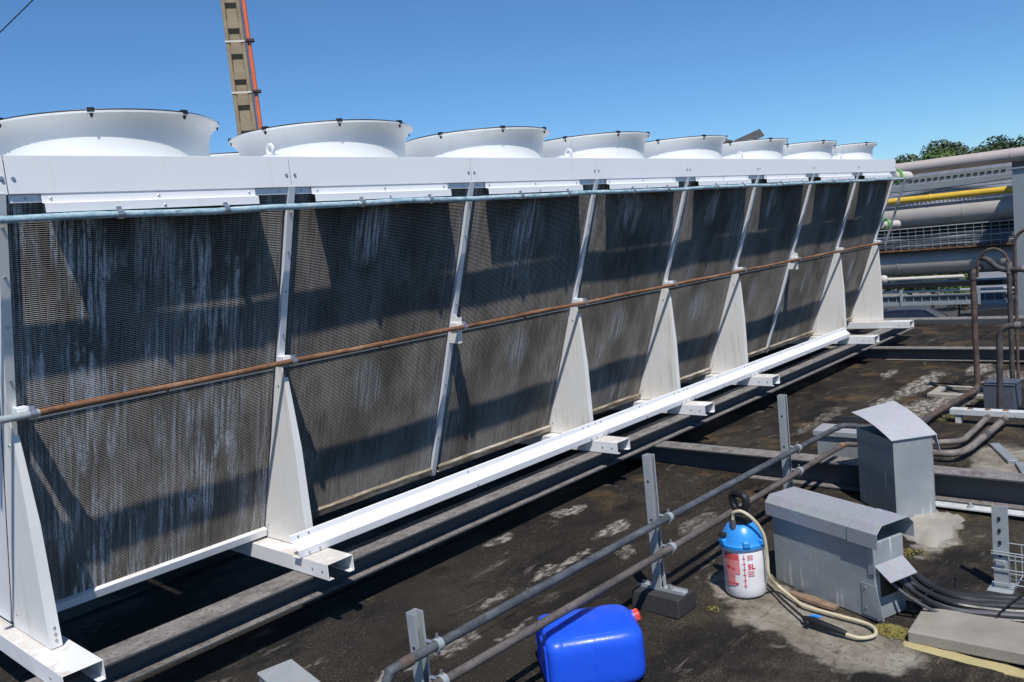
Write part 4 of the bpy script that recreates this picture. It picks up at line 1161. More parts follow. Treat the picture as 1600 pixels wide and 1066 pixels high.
# cables
exits = [(2.46, -2.01), (2.48, -2.02), (2.50, -2.02), (2.52, -2.03), (2.545, -2.03), (2.57, -2.04), (2.59, -2.04)]
cols = ['cable_grey', 'cable', 'cable_grey', 'cable', 'cable', 'cable', 'cable']
rad = [0.007, 0.010, 0.013, 0.013, 0.017, 0.017, 0.018]
lab = ['thin grey cable nearest the slab', 'thin black cable next to the nearest one', 'grey cable third from the slab', 'black cable in the middle of the bundle', 'black cable just behind the middle of the bundle', 'thick black cable, second from the back of the bundle', 'thick black cable at the back of the bundle']
for k in range(7):
    x, y = exits[k]; t = k / 6
    pts = [(x, y + 0.05, SZ + 0.17 + 0.02 * (k % 3)), (x + 0.005, y - 0.015, SZ + 0.155 + 0.02 * (k % 3)), (x + 0.02 + 0.02 * t, y - 0.10, SZ + 0.085 + 0.02 * (k % 2)),
           (2.555 + 0.22 * t, -2.23 + 0.02 * t, rz(2.6, -2.2) + 0.03 + 0.012 * (k % 2)), (2.60 + 0.25 * t, -2.38, rz(2.6, -2.4) + rad[k] + 0.014), (2.66 + 0.27 * t, -2.55, rz(2.6, -2.5) + rad[k] + 0.012), (2.76 + 0.27 * t, -2.85, rz(2.6, -2.8) + rad[k] + 0.010), (2.90 + 0.27 * t, -3.3, rz(2.6, -3.3) + rad[k] + 0.01)]
    tag(MB().tube(smooth_path(pts, 6), rad[k], 10).build('cable', cols[k]), lab[k] + ' leaving the zinc box', 'cable', 'cables leaving the zinc box')
for k, (yy, t0, t1) in enumerate(((-2.165, 0.0, 1.0), (-2.42, 0.0, 1.0))):
    c0 = Vector((2.515 + 0.12 * k, yy + 0.02, 0)); c1 = Vector((2.80 + 0.11 * k, yy - 0.03, 0))
    zz = rz(2.6, yy) + (0.105 if k == 0 else 0.048)
    mb = MB().tube(smooth_path([(c0.x, c0.y, zz - 0.05), (c0.x + 0.01, c0.y, zz), (c1.x - 0.02, c1.y, zz + 0.005), (c1.x, c1.y, zz - 0.05)], 6), 0.004, 6)
    tag(mb.build('cable_tie', 'black'), ['black tie round the cable bundle near the zinc box', 'black tie round the cable bundle near the tray post'][k], 'cable tie')
ey = MB().tube(smooth_path([(2.47, -2.18, SZ + 0.008), (2.49, -2.30, SZ + 0.01), (2.50, -2.42, SZ - 0.002), (2.53, -2.65, SZ - 0.012), (2.55, -3.0, SZ - 0.02)], 6), 0.005, 8).build('cable', 'hose')
tag(ey, 'single pale cream cable on the roof in front of the black bundle', 'cable')
# tray post with wire tray
tx, ty = 3.0, -2.335; tz = rz(tx, ty)
o = thing('tray_post', 'slotted galvanised post holding a wire cable tray at the right edge', 'post', (tx, ty, tz))
MB().sheet([(tx + 0.03, ty + 0.026, tz), (tx, ty + 0.026, tz), (tx, ty - 0.026, tz), (tx + 0.03, ty - 0.026, tz)], (0, 0, 0.386), 0.003).build('post', 'galv', o, smooth=0)
for zz in (0.33, 0.275, 0.22, 0.16): 
    MB().tube([(tx - 0.0038, ty, tz + zz - 0.008), (tx - 0.0038, ty, tz + zz + 0.008)], 0.006, 8).build('slot', 'black', o)
MB().box((tx - 0.012, ty - 0.02, tz + 0.115), (tx - 0.004, ty + 0.02, tz + 0.14)).build('tray_clip', 'galv', o, bevel=0.002)
MB().box((tx - 0.010, ty - 0.01, tz + 0.128), (tx - 0.002, ty + 0.008, tz + 0.138)).build('tray_screw', 'rust', o)
MB().box((tx - 0.05, ty - 0.05, tz + 0.0), (tx + 0.08, ty + 0.05, tz + 0.006)).build('base_plate', 'galv', o)
o = thing('wire_tray', 'galvanised wire cable tray running right from the slotted post', 'cable tray', (tx, ty - 0.5, tz + 0.05))
mb = MB()
for (dx, zz) in ((-0.012, 0.180), (-0.012, 0.168), (-0.012, 0.10), (-0.012, 0.035), (0.05, 0.035), (0.11, 0.035), (0.11, 0.10), (0.11, 0.18)):
    mb.tube([(tx + dx, ty + 0.035, tz + zz), (tx + dx, ty - 1.2, tz + zz)], 0.0028, 6)
mb.build('long_wires', 'galv', o)
for k in range(10):
    y = ty - 0.06 - 0.12 * k
    MB().tube([(tx - 0.012, y, tz + 0.18), (tx - 0.012, y, tz + 0.032), (tx + 0.11, y, tz + 0.032), (tx + 0.11, y, tz + 0.18)], 0.0026, 6).build('cross_wire', 'galv', o)

# moss: low clumps of bumpy grains
def moss(cx, cy_, r, n_, seedv):
    random.seed(seedv); mb = MB()
    for k in range(n_):
        a = random.uniform(0, 6.283); d = r * math.sqrt(random.random())
        x, y = cx + d * math.cos(a) * 0.7, cy_ + d * math.sin(a)
        s_ = random.uniform(0.003, 0.009) * (1.2 - 0.6 * d / r); z = rz(x, y) + 0.006 + 0.010 * (1 - d / r)
        R_ = Matrix.Rotation(random.uniform(0, 6.28), 3, Vector((random.random(), random.random(), random.random() + .01)))
        o8 = [R_ @ Vector(q) * s_ for q in ((1, 0, 0), (-1, 0, 0), (0, 1, 0), (0, -1, 0), (0, 0, 1), (0, 0, -1))]
        mb.add([Vector((x, y, z)) + q for q in o8], [(0, 2, 4), (2, 1, 4), (1, 3, 4), (3, 0, 4), (2, 0, 5), (1, 2, 5), (3, 1, 5), (0, 3, 5)])
    return mb
mb = moss(2.36, -2.075, 0.085, 420, 1)
for (cx, cy_, r, n_) in ((2.16, -1.36, 0.035, 22), (3.2, -1.9, 0.10, 60), (6.0, -1.25, 0.2, 260)):
    q = moss(cx, cy_, r, n_, int(cx * 10)); mb.add(q.v, q.f)
tag(mb.build('moss', 'moss', smooth=0, recalc=False), 'yellow green moss clumps on the roof beside the slab and boxes', 'moss', kind='stuff')
# loose grit
random.seed(21)
gr = MB()
for k in range(2600):
    x = random.uniform(0.4, 4.2); y = random.uniform(-2.3, 0.05)
    if random.random() > 0.5: x = random.gauss(3.6, 0.3); y = random.uniform(-1.9, 0.0)
    s_ = random.uniform(0.0012, 0.0038); z = rz(x, y) + 0.004
    gr.add([(x + s_, y, z), (x - s_ * .6, y + s_, z), (x - s_ * .6, y - s_, z), (x, y, z + s_ * 1.3)], [(0, 1, 3), (1, 2, 3), (2, 0, 3)])
tag(gr.build('grit', 'grit', smooth=0, recalc=False), 'loose grit scattered over the dark roofing', 'grit', kind='stuff')

# ------------------------------------------------------------------ pipework at the right
def pipe_thing(name, label, pts, r, mat, bend=0.06, group=None, bands=(), bandmat='copper_pipe', seg=14):
    o = thing(name, label, 'pipe', tuple(pts[0]), group)
    MB().tube(elbow_path(pts, bend), r, seg).build('pipe', mat, o)
    for (a, b) in bands:
        MB().tube([a, b], r * 1.22, seg).build('coupling', bandmat, o)
    return o
zz = 0.075
pipe_thing('riser_pipe', 'tall dark brown riser pipe with an elbow onto the roof', [(4.0, -1.47, 0.15), (5.0, -1.30, zz + 0.02), (5.68, -1.245, zz), (6.80, -1.335, zz + 0.01), (6.80, -1.335, 1.085), (6.86, -1.39, 1.12)], 0.0235, 'brown_pipe', 0.07,
           bands=[((5.55, -1.255, zz), (5.75, -1.25, zz)), ((6.2, -1.286, zz + .004), (6.28, -1.293, zz + .005)), ((6.80, -1.335, 1.02), (6.80, -1.335, 1.08)), ((6.70, -1.327, zz + .01), (6.765, -1.332, zz + .01))], bandmat='dark_pipe')
pipe_thing('riser_pipe', 'dark riser pipe behind the slate blue box with a thick coupling', [(6.80, -1.60, 0.10), (6.80, -1.605, 1.16)], 0.020, 'dark_pipe', 0.05, bands=[((6.80, -1.605, 1.06), (6.80, -1.605, 1.15))])
ar = [(6.80, -1.375 - 0.115 * (1 - math.cos(a)) - 0.0, 1.13 + 0.14 * math.sin(a)) for a in [math.pi * k / 14 for k in range(15)]]
o = thing('arched_pipe', 'thin copper brown pipe bent in an arch between two risers', 'pipe', (6.80, -1.375, 1.06))
MB().tube([(6.80, -1.372, 1.04)] + ar + [(6.80, -1.605, 1.10)], 0.0105, 10).build('pipe', 'brown_pipe', o)
pipe_thing('cross_pipe', 'dark horizontal pipe leading right from the risers', [(6.83, -1.38, 1.20), (6.82, -1.44, 1.19), (6.80, -1.54, 1.09), (6.80, -2.6, 1.085)], 0.023, 'dark_pipe', 0.06, bands=[((6.80, -1.70, 1.09), (6.80, -1.76, 1.09))])
o = thing('arched_pipe', 'brown hooked pipe rising along the right edge of the picture', 'pipe', (6.8, -1.65, 0.1))
MB().tube([(6.80, -1.642, 0.09), (6.80, -1.652, 1.30)] + [(6.80, -1.652 - 0.11 * (1 - math.cos(a)), 1.30 + 0.11 * math.sin(a)) for a in [math.pi * k / 12 for k in range(1, 13)]] + [(6.80, -1.872, 1.15)], 0.013, 10).build('pipe', 'brown_pipe', o)
pipe_thing('riser_pipe', 'grey lagged riser pipe turning right at half height', [(6.2, -1.634, 0.05), (6.2, -1.652, 0.71), (6.2, -2.6, 0.725)], 0.0235, 'dark_pipe', 0.09, bands=[((6.2, -1.76, 0.713), (6.2, -1.80, 0.713))])
pipe_thing('roof_elbow_pipe', 'grey roof pipe bending left under the white beam, farther one', [(5.95, -1.63, 0.07), (5.86, -1.628, 0.07), (5.155, -1.635, 0.062), (5.06, -1.498, 0.062), (5.0, -1.30, 0.06)], 0.0205, 'copper_pipe', 0.10, bands=[((5.80, -1.628, 0.07), (5.86, -1.628, 0.07))])
pipe_thing('roof_elbow_pipe', 'thicker grey brown roof pipe bending left under the white beam, nearer one', [(5.95, -1.745, 0.07), (5.75, -1.744, 0.07), (5.0, -1.72, 0.06), (4.82, -1.68, 0.06), (4.80, -1.50, 0.06), (4.80, -1.35, 0.06)], 0.0235, 'copper_pipe', 0.10, bands=[((5.30, -1.73, 0.064), (5.38, -1.732, 0.064)), ((5.72, -1.744, 0.07), (5.78, -1.744, 0.07))], bandmat='dark_pipe')
o = thing('pipe_support', 'white painted steel angle with rust spots under the riser pipes', 'support', (5.9, -1.36, 0.1))
mb = MB().box((5.86, -2.7, 0.075), (5.94, -1.365, 0.118)).build('rail', 'rusty_white', o, smooth=0, bevel=0.002)
for k in range(3): MB().lathe([(0, 0), (0.022, 0), (0.018, 0.006), (0, 0.008)], (5.90, -1.50 - 0.12 * k, 0.118), 10, closed=False).build('rust_bolt', 'rust', o)
for yy in (-1.42, -2.5): MB().box((5.87, yy - 0.02, rz(5.9, yy)), (5.93, yy + 0.02, 0.075)).build('leg', 'rusty_white', o)
z_ = rz(6.4, -1.55)
o = thing('junction_box', 'slate blue box standing on the roof behind the risers', 'box', (6.45, -1.58, z_))
MB().box((6.37, -1.70, z_), (6.62, -1.48, z_ + 0.205)).build('body', 'box_blue', o, bevel=0.004)
MB().box((6.365, -1.705, z_ + 0.206), (6.625, -1.475, z_ + 0.216)).build('lid', 'box_blue', o, bevel=0.002)
o = thing('paver_frame', 'pale square frame lying on the roof near the far riser', 'frame', (7.1, -1.15, rz(7, -1.2)))
zp = rz(7, -1.2)
MB().box((6.72, -1.42, zp), (6.80, -0.95, zp + 0.03)).box((7.05, -1.42, zp), (7.12, -0.95, zp + 0.03)).box((6.80, -1.02, zp), (7.05, -0.95, zp + 0.03)).build('frame', 'mortar', o, bevel=0.004)
for (k, (xa, ya, xb, yb_)) in enumerate(((4.95, -1.98, 5.35, -1.78), (4.6, -2.15, 4.95, -2.02))):
    q = MB().box((0, -0.03, 0), ((Vector((xb, yb_)) - Vector((xa, ya))).length, 0.03, 0.025), frame((xa, ya), math.degrees(math.atan2(yb_ - ya, xb - xa)), rz(xa, ya) + 0.002))
    tag(q.build('strut_offcut', 'galv_dark', bevel=0.002), ['strut offcut lying on the roof under the elbow pipes', 'strut offcut lying on the roof near the cross beam'][k], 'strut')

# ------------------------------------------------------------------ pipe rack beyond the roof edge
def run_pipe(name, label, X, z, r, mat, ya=-4.0, yb=6.0, bands=(), seg=20, cat='pipe', slope=0.0):
    o = thing(name, label, cat, (X, 0, z))
    MB().tube([(X, ya, z + slope * ya), (X, yb, z + slope * yb)], r, seg).build('pipe', mat, o)
    for y in bands:
        MB().tube([(X, y - 0.012, z + slope * y), (X, y + 0.012, z + slope * y)], r + 0.006, seg).build('band', mat, o)
    return o
RX = 12.5
run_pipe('rack_pipe', 'topmost faded pinkish pipe of the pipe rack against the trees', RX, 2.205, 0.095, 'clad_pink', bands=(-2.4, -0.49, 1.5, 3.4))
run_pipe('gas_pipe', 'bright yellow gas pipe on the pipe rack', RX - 0.12, 1.743, 0.049, 'yellow', bands=(0.55, 2.5))
run_pipe('rack_pipe', 'thick grey clad pipe under the yellow gas pipe', RX, 1.495, 0.166, 'clad', bands=(-1.5, 0.12, 1.7, 3.2), seg=28)
run_pipe('rack_pipe', 'thickest grey clad pipe low on the rack below the wire mesh tray', RX + 0.05, 0.80, 0.195, 'clad', bands=(-1.2, 0.05, 1.05, 2.4), seg=28)
run_pipe('rack_pipe', 'thin pale pipe under the thickest grey pipe', RX - 0.25, 0.585, 0.028, 'cap_white', ya=0.12)
run_pipe('rack_pipe', 'thin bright pipe above the lower cable ladder', RX - 0.15, 0.382, 0.020, 'galv')
o = thing('rack_column', 'grey steel column of the pipe rack at the right edge', 'column', (RX - 0.6, -0.70, -4.5))
cxx = RX - 0.60
MB().box((cxx - 0.07, -0.79, -4.5), (cxx - 0.058, -0.615, 2.0)).build('front_flange', 'galv_dark', o, smooth=0, bevel=0.002)
MB().box((cxx - 0.058, -0.709, -4.5), (cxx + 0.058, -0.697, 2.0)).build('web', 'galv_dark', o, smooth=0)
MB().box((cxx + 0.058, -0.79, -4.5), (cxx + 0.07, -0.615, 2.0)).build('rear_flange', 'galv_dark', o, smooth=0, bevel=0.002)
MB().box((cxx - 0.10, -0.83, 2.0), (cxx + 0.85, -0.55, 2.02)).build('head_plate', 'galv_dark', o, smooth=0)
MB().box((cxx - 0.05, -0.79, 2.02), (cxx + 0.75, -0.61, 2.105)).build('pipe_saddle', 'dark_metal', o, bevel=0.01)
for z in (1.27, 1.66, 0.57, 0.26): MB().box((cxx + 0.07, -0.74, z), (cxx + 1.1, -0.66, z + 0.04)).build('bracket', 'galv_dark', o, smooth=0)
LX = RX + 0.55
o = thing('cable_ladder', 'grey slotted cable ladder slung under the topmost rack pipe', 'cable tray', (LX - 0.05, 0, 1.95))
MB().sheet([(LX - 0.2, -4, 2.075), (LX - 0.2, -4, 2.075), (LX - 0.2, -4, 1.985), (LX - 0.18, -4, 1.985)], (0, 10, 0), 0.004).build('upper_rail', 'galv_dark', o, smooth=0)
MB().box((LX - 0.21, -4, 1.875), (LX - 0.19, 6, 1.965)).build('lower_rail', 'galv_dark', o, smooth=0)
sl = MB().box((LX - 0.212, -0.028, 2.015), (LX - 0.2035, 0.028, 2.035)).mesh('slot', 'black', 0)
for k in range(40): inst('slot', sl, o, (0, -0.3 + k * 0.09, 0.0))
for (dz, r) in ((1.90, 0.006), (1.845, 0.005)):
    pts = [(LX - 0.24, -4 + 0.5 * k, dz - 0.03 * abs(math.sin(k * 0.7 + dz * 9))) for k in range(21)]
    tag(MB().tube(smooth_path(pts, 4), r, 6).build('rack_cable', 'cable'), ['black cable sagging along the slotted cable ladder', 'thinner black cable sagging below the slotted cable ladder'][r < 0.006], 'cable')
# mesh tray with cables
o = thing('mesh_tray', 'wire mesh tray full of grey cables on the pipe rack', 'cable tray', (RX, 0, 1.1))
mx = RX - 0.22
mb = MB()
for z in (1.325, 1.27, 1.215, 1.16, 1.10): mb.tube([(mx, -4, z), (mx, 6, z)], 0.0028 if z < 1.32 else 0.008, 5)
mb.build('long_wires', 'galv', o)
cw = MB().tube([(mx, 0, 1.02), (mx, 0, 1.325)], 0.0028, 5).tube([(mx, 0, 1.02), (mx + 0.5, 0, 1.02)], 0.004, 5).mesh('cross_wire', 'galv', 0)
for k in range(60): inst('cross_wire', cw, o, (0, -2.0 + k * 0.11, 0))
MB().box((mx - 0.004, -4, 0.995), (mx + 0.5, 6, 1.015)).build('tray_floor', 'rust', o, smooth=0)
random.seed(5)
for k in range(15):
    z = 1.035 + 0.024 * (k // 2) + random.uniform(0, .01); x = mx + 0.05 + 0.06 * (k % 3)
    pts = [(x + random.uniform(-.03, .03), -4 + 0.6 * j, z + random.uniform(-.012, .012)) for j in range(18)]
    MB().tube(smooth_path(pts, 3), random.choice((0.014, 0.018, 0.022)), 7).build('tray_cable', random.choice(('box_blue', 'cable_grey', 'galv_dark', 'cable')), o)
MB().box((mx + 0.3, -4, 1.14), (mx + 0.34, 6, 1.33)).build('rear_screen', 'dark_metal', o, smooth=0)
o = thing('rack_beam', 'black beam of the pipe rack above the lower cable ladder', 'steel beam', (RX, 0, 0.45))
MB().box((RX - 0.12, -4, 0.430), (RX + 0.2, 6, 0.505)).build('beam', 'dark_metal', o, smooth=0)
o = thing('cable_ladder', 'pale lower cable ladder with clamps along the bottom of the pipe rack', 'cable tray', (RX, 0, 0.2))
MB().box((RX - 0.2, -4, 0.322), (RX - 0.185, 6, 0.337)).box((RX - 0.2, -4, 0.178), (RX - 0.15, 6, 0.228)).build('rails', 'galv', o, smooth=0)
MB().box((RX - 0.17, -4, 0.228), (RX - 0.15, 6, 0.322)).build('back', 'box_blue', o, smooth=0)
rg = MB().box((RX - 0.185, -0.006, 0.228), (RX - 0.17, 0.006, 0.322)).mesh('rung', 'galv_dark', 0)
for k in range(46): inst('rung', rg, o, (0, -1.2 + 0.12 * k, 0))
for y in (-0.05, 1.0, 2.2):
    MB().box((RX - 0.215, y - 0.022, 0.17), (RX - 0.20, y + 0.022, 0.42)).build('clamp', 'galv', o, bevel=0.004)

# ------------------------------------------------------------------ concrete pole with conduit
P0, P1 = Vector((5.46, 7.22, 0.37)), Vector((5.98, 7.98, 8.6))
d = (P1 - P0)
def pl(t, u, v, w=0.0): return P0 + d * t + PU * u + PV * v
toc = Vector((-1.082 - 5.7, -3.276 - 7.5, 0)).normalized()
PV = toc                                    # towards the viewer
PU = Vector((-PV.y, PV.x, 0))               # sideways
PU = PU if PU.dot(right) > 0 else -PU
base_t = -0.6
o = thing('utility_pole', 'weathered concrete utility pole with recessed panels behind the cooler', 'pole', tuple(P0 + d * base_t))
def hw(t): return 0.146 - 0.030 * t
mb = MB()
vs_ = []
for t in (base_t, 1.05):
    for (u, v) in ((-1, 0.0), (1, 0.0), (1, -0.55), (-1, -0.55)): vs_.append(pl(t, u * hw(t) * 0.93, v * 0.4))
mb.add(vs_, [(0, 1, 5, 4), (1, 2, 6, 5), (2, 3, 7, 6), (3, 0, 4, 7), (0, 3, 2, 1), (4, 5, 6, 7)]).build('core', 'pole', o, smooth=0)
mb = MB()
for s_ in (-1, 1):
    vs_ = []
    for t in (base_t, 1.05):
        for (u, v) in ((1.0, 0.055), (0.62, 0.055), (0.52, 0.0), (1.0, 0.0)): vs_.append(pl(t, s_ * u * hw(t), v))
    mb.add(vs_, [(0, 1, 5, 4), (1, 2, 6, 5), (2, 3, 7, 6), (3, 0, 4, 7), (0, 3, 2, 1), (4, 5, 6, 7)])
mb.build('side_rib', 'pole', o, smooth=0, bevel=0.008)
step_t = 0.36 / d.length
t = 0.36; k = 0
while t < 1.04:
    h_ = 0.022
    vs_ = []
    for (tt, e) in ((t - h_ / 2, 0.0), (t + h_ / 2, 0.0)):
        for (u, v) in ((-0.60, 0.052), (0.60, 0.052), (0.60, 0.0), (-0.60, 0.0)): vs_.append(pl(tt, u * hw(tt), v))
    # sloped lower lip
    vs_[0] = pl(t - h_ / 2 + 0.008, -0.60 * hw(t), 0.052); vs_[1] = pl(t - h_ / 2 + 0.008, 0.60 * hw(t), 0.052)
    MB().add(vs_, [(0, 1, 5, 4), (1, 2, 6, 5), (2, 3, 7, 6), (3, 0, 4, 7), (0, 3, 2, 1), (4, 5, 6, 7)]).build('cross_panel', 'pole', o, smooth=0, bevel=0.004)
    if k % 2 == 0:
        w_ = hw(t) * 1.06
        MB().prism([pl(t + 0.0165, -w_, 0.066), pl(t + 0.0195, -w_, 0.066), pl(t + 0.0195, -w_, 0.056), pl(t + 0.0165, -w_, 0.056)], PU * (2 * w_ + 0.08)).build('strap', 'cap_white', o, smooth=0)
        MB().prism([pl(t + 0.016, w_, 0.125), pl(t + 0.020, w_, 0.125), pl(t + 0.020, w_, 0.02), pl(t + 0.016, w_, 0.02)], PU * 0.12).build('clip', 'black', o, smooth=0)
    t += step_t; k += 1
oc = thing('conduit', 'orange conduit strapped to the right side of the concrete pole', 'conduit', tuple(pl(base_t, hw(base_t) + 0.08, 0.06)))
MB().tube([pl(t_, hw(t_) + 0.055, 0.06) for t_ in (base_t, 0.3, 0.7, 1.05)], 0.028, 12).build('conduit', 'orange', oc)
ob = thing('pole_cable', 'thin dark cable running up beside the orange conduit', 'cable', tuple(pl(base_t, hw(base_t), 0.08)))
MB().tube([pl(t_, hw(t_) + 0.008, 0.10) for t_ in (base_t, 0.3, 0.7, 1.05)], 0.013, 8).build('cable', 'box_blue', ob)
wa, wb = Vector((5.80, 8.05, 7.80)), Vector((-1.5, 14.9, -0.0 + 0.3))
q = [wa.lerp(wb, k / 12) - Vector((0, 0, 0.15 * math.sin(math.pi * k / 12))) for k in range(13)]
tag(MB().tube(q, 0.008, 6).build('overhead_wire', 'cable'), 'thin overhead wire crossing the sky at the top left corner', 'wire')

# dark cowl plates rising behind the cooler
for k, (c, sx, rot) in enumerate((((11.97, 3.56, 2.985), 0.17, -0.25), ((12.27, 3.24, 3.015), 0.23, 0.32))):
    o = thing('vent_cowl', ['smaller dark vent flap peeping up behind the far fans', 'larger dark tilted vent flap rising behind the far fans'][k], 'vent', (c[0], c[1], -4.5))
    Mx = Matrix.Translation(c) @ Matrix.Rotation(math.radians(-46), 4, 'Z') @ Matrix.Rotation(-rot, 4, 'Y') @ Matrix.Rotation(math.radians(55), 4, 'X')
    MB().box((-sx, -0.07, -0.006), (sx, 0.09, 0.006), Mx).build('flap', 'paper', o, smooth=0, bevel=0.002)
    MB().tube([(c[0], c[1], -4.5), (c[0], c[1], c[2] - 0.02)], 0.06, 10).build('stack', 'galv_dark', o)

# ------------------------------------------------------------------ beyond the roof
def shed(name, label, x0, x1, y0, y1, eave, ridge, wall, roofm, ribs=True, axis='y'):
    o = thing(name, label, 'building', ((x0 + x1) / 2, (y0 + y1) / 2, -4.5))
    MB().box((x0, y0, -4.5), (x1, y1, eave)).build('wall', wall, o, smooth=0)
    ym = (y0 + y1) / 2; xm = (x0 + x1) / 2
    if axis == 'y':
        MB().prism([(x0 - .3, y0 - .3, eave), (xm, y0 - .3, ridge), (x1 + .3, y0 - .3, eave), (x1 + .3, y0 - .3, eave - .12), (xm, y0 - .3, ridge - .15), (x0 - .3, y0 - .3, eave - .12)], (0, y1 - y0 + .6, 0)).build('roof', roofm, o, smooth=0)
        rb = MB().box((0, -0.05, 0.0), (math.hypot(xm - x0 + .3, ridge - eave), 0.05, 0.06)).mesh('roof_rib', roofm, 0)
        a = math.atan2(ridge - eave, xm - x0 + .3)
        n = int((y1 - y0) / 0.9)
        for k in range(n): inst('roof_rib', rb, o, (x0 - .3, y0 + 0.4 + k * 0.9, eave + 0.01), (0, -a, 0))
    else:
        MB().prism([(x0 - .3, y0 - .3, eave), (x0 - .3, ym, ridge), (x0 - .3, y1 + .3, eave), (x0 - .3, y1 + .3, eave - .12), (x0 - .3, ym, ridge - .15), (x0 - .3, y0 - .3, eave - .12)], (x1 - x0 + .6, 0, 0)).build('roof', roofm, o, smooth=0)
        MB().prism([(x0 - .02, y0, eave - .1), (x0 - .02, ym, ridge - .14), (x0 - .02, y1, eave - .1)], (0.05, 0, 0)).build('gable', wall, o, smooth=0)
        rb = MB().box((-0.05, -0.03, 0), (0.0, 0.03, 1.0)).mesh('wall_rib', wall, 0)
        n = int((y1 - y0) / 0.25)
        for k in range(1, n):
            y = y0 + k * 0.25; h_ = eave + (ridge - eave) * (1 - abs(y - ym) / ((y1 - y0) / 2)) - 0.25
            inst('wall_rib', rb, o, (x0 - .021, y, eave - 1.6), (0, 0, 0), (1, 1, h_ - eave + 1.6))
    return o
shed('warehouse', 'long warehouse with a grey metal roof behind the pipe rack', 64, 84, -18, 44, 1.9, 4.35, 'wall_pale', 'roof_grey')
shed('gabled_shed', 'smaller shed with a pale ribbed gable seen under the yellow pipe', 58, 63, 8.2, 17.0, 1.75, 2.5, 'wall_pale', 'roof_grey', axis='x')
wl = MB().box((56, -30, -4.5), (56.3, 60, -1.4)).build('boundary_wall', 'wall_sand', smooth=0)
tag(wl, 'sand coloured boundary wall far behind the parked cars', 'wall')

def car(name, label, c, rotz, sc=1.0, col='car_paint'):
    o = thing(name, label, 'car', c)
    T = Matrix.Translation(Vector(c)) @ Matrix.Rotation(rotz, 4, 'Z') @ Matrix.Scale(sc, 4)
    # side outline with rounded lines, lofted across the width
    body = [(-2.15, 0.30), (-2.20, 0.55), (-2.12, 0.82), (-1.95, 0.93), (-1.0, 1.0), (0.9, 0.96), (1.55, 0.86), (2.05, 0.70), (2.18, 0.5), (2.15, 0.28), (1.75, 0.22), (-1.75, 0.22)]
    def loft(out, ws):
        vs_ = []
        for (yy, k) in ws:
            for (x, z) in out: vs_.append(T @ Vector((x * (1 - 0.04 * (abs(yy) > 0.8)), yy, z * k + (1 - k) * 0.6)))
        n = len(out); fs_ = []
        for r_ in range(len(ws) - 1):
            for i in range(n): fs_.append((r_ * n + i, r_ * n + (i + 1) % n, (r_ + 1) * n + (i + 1) % n, (r_ + 1) * n + i))
        fs_ += [tuple(range(n - 1, -1, -1)), tuple((len(ws) - 1) * n + i for i in range(n))]
        return MB().add(vs_, fs_)
    loft(body, [(-0.90, 0.93), (-0.82, 1), (0.82, 1), (0.90, 0.93)]).build('body', col, o, smooth=50)
    top = [(-1.85, 0.94), (-1.35, 1.38), (-0.9, 1.46), (0.1, 1.46), (0.45, 1.40), (1.15, 0.95)]
    def loft2(out, w0, w1):
        vs_ = []
        for s_ in (-1, 1):
            for (x, z) in out: vs_.append(T @ Vector((x, s_ * (w0 + (w1 - w0) * (z - 0.94) / 0.52), z)))
        n = len(out)
        return MB().add(vs_, [(i, (i + 1) % n, n + (i + 1) % n, n + i) for i in range(n)] + [tuple(range(n - 1, -1, -1)), tuple(range(n, 2 * n))])
    loft2(top, 0.80, 0.60).build('cabin', 'glass', o, smooth=40)
    rf_ = [(-1.30, 1.385), (-0.9, 1.468), (0.1, 1.468), (0.42, 1.412), (0.30, 1.40), (-1.1, 1.40)]
    loft2(rf_, 0.83, 0.63).build('roof_panel', col, o, smooth=40)
    for s_ in (-1, 1):
        for (xa, za, xb, zb) in ((-0.35, 0.95, -0.38, 1.44), (0.45, 1.40, 1.15, 0.95), (-1.35, 1.38, -1.85, 0.94)):
            ya = s_ * (0.80 - 0.20 * (za - .94) / .52 + 0.012); yb2 = s_ * (0.80 - 0.20 * (zb - .94) / .52 + 0.012)
            MB().tube([T @ Vector((xa, ya, za)), T @ Vector((xb, yb2, zb))], 0.035 * sc, 6).build('pillar', col, o)
        MB().lathe([(0, -.05), (0.09, -.04), (0.11, 0.0), (0.08, 0.05), (0, 0.06)], T @ Vector((0.75, s_ * 0.98, 1.0)), 10, closed=False).build('mirror', col, o)
        for x in (-1.35, 1.35):
            wh = MB().lathe([(0.18, -0.09), (0.31, -0.09), (0.32, -0.05), (0.32, 0.05), (0.31, 0.09), (0.18, 0.09)], T @ Vector((x, s_ * 0.82, 0.32)), 24, T.to_3x3() @ Vector((0, 1, 0))).build('wheel', 'tyre', o)
            MB().lathe([(0, -0.085), (0.20, -0.085), (0.20, 0.085), (0, 0.085)], T @ Vector((x, s_ * 0.82, 0.32)), 20, T.to_3x3() @ Vector((0, 1, 0)), closed=False).build('rim', 'rim', wh)
        MB().box((2.02, s_ * 0.6 - 0.16, 0.6), (2.17, s_ * 0.6 + 0.16, 0.72), T).build('headlight', 'rim', o, bevel=0.02)
    return o
car('parked_car', 'dark blue estate car parked beyond the roof edge', (39.2, 9.0, -4.5), math.radians(-82))
car('parked_car', 'black car parked behind the brown riser pipe', (43.2, 5.6, -4.5), math.radians(-80), 1.0, 'tyre')
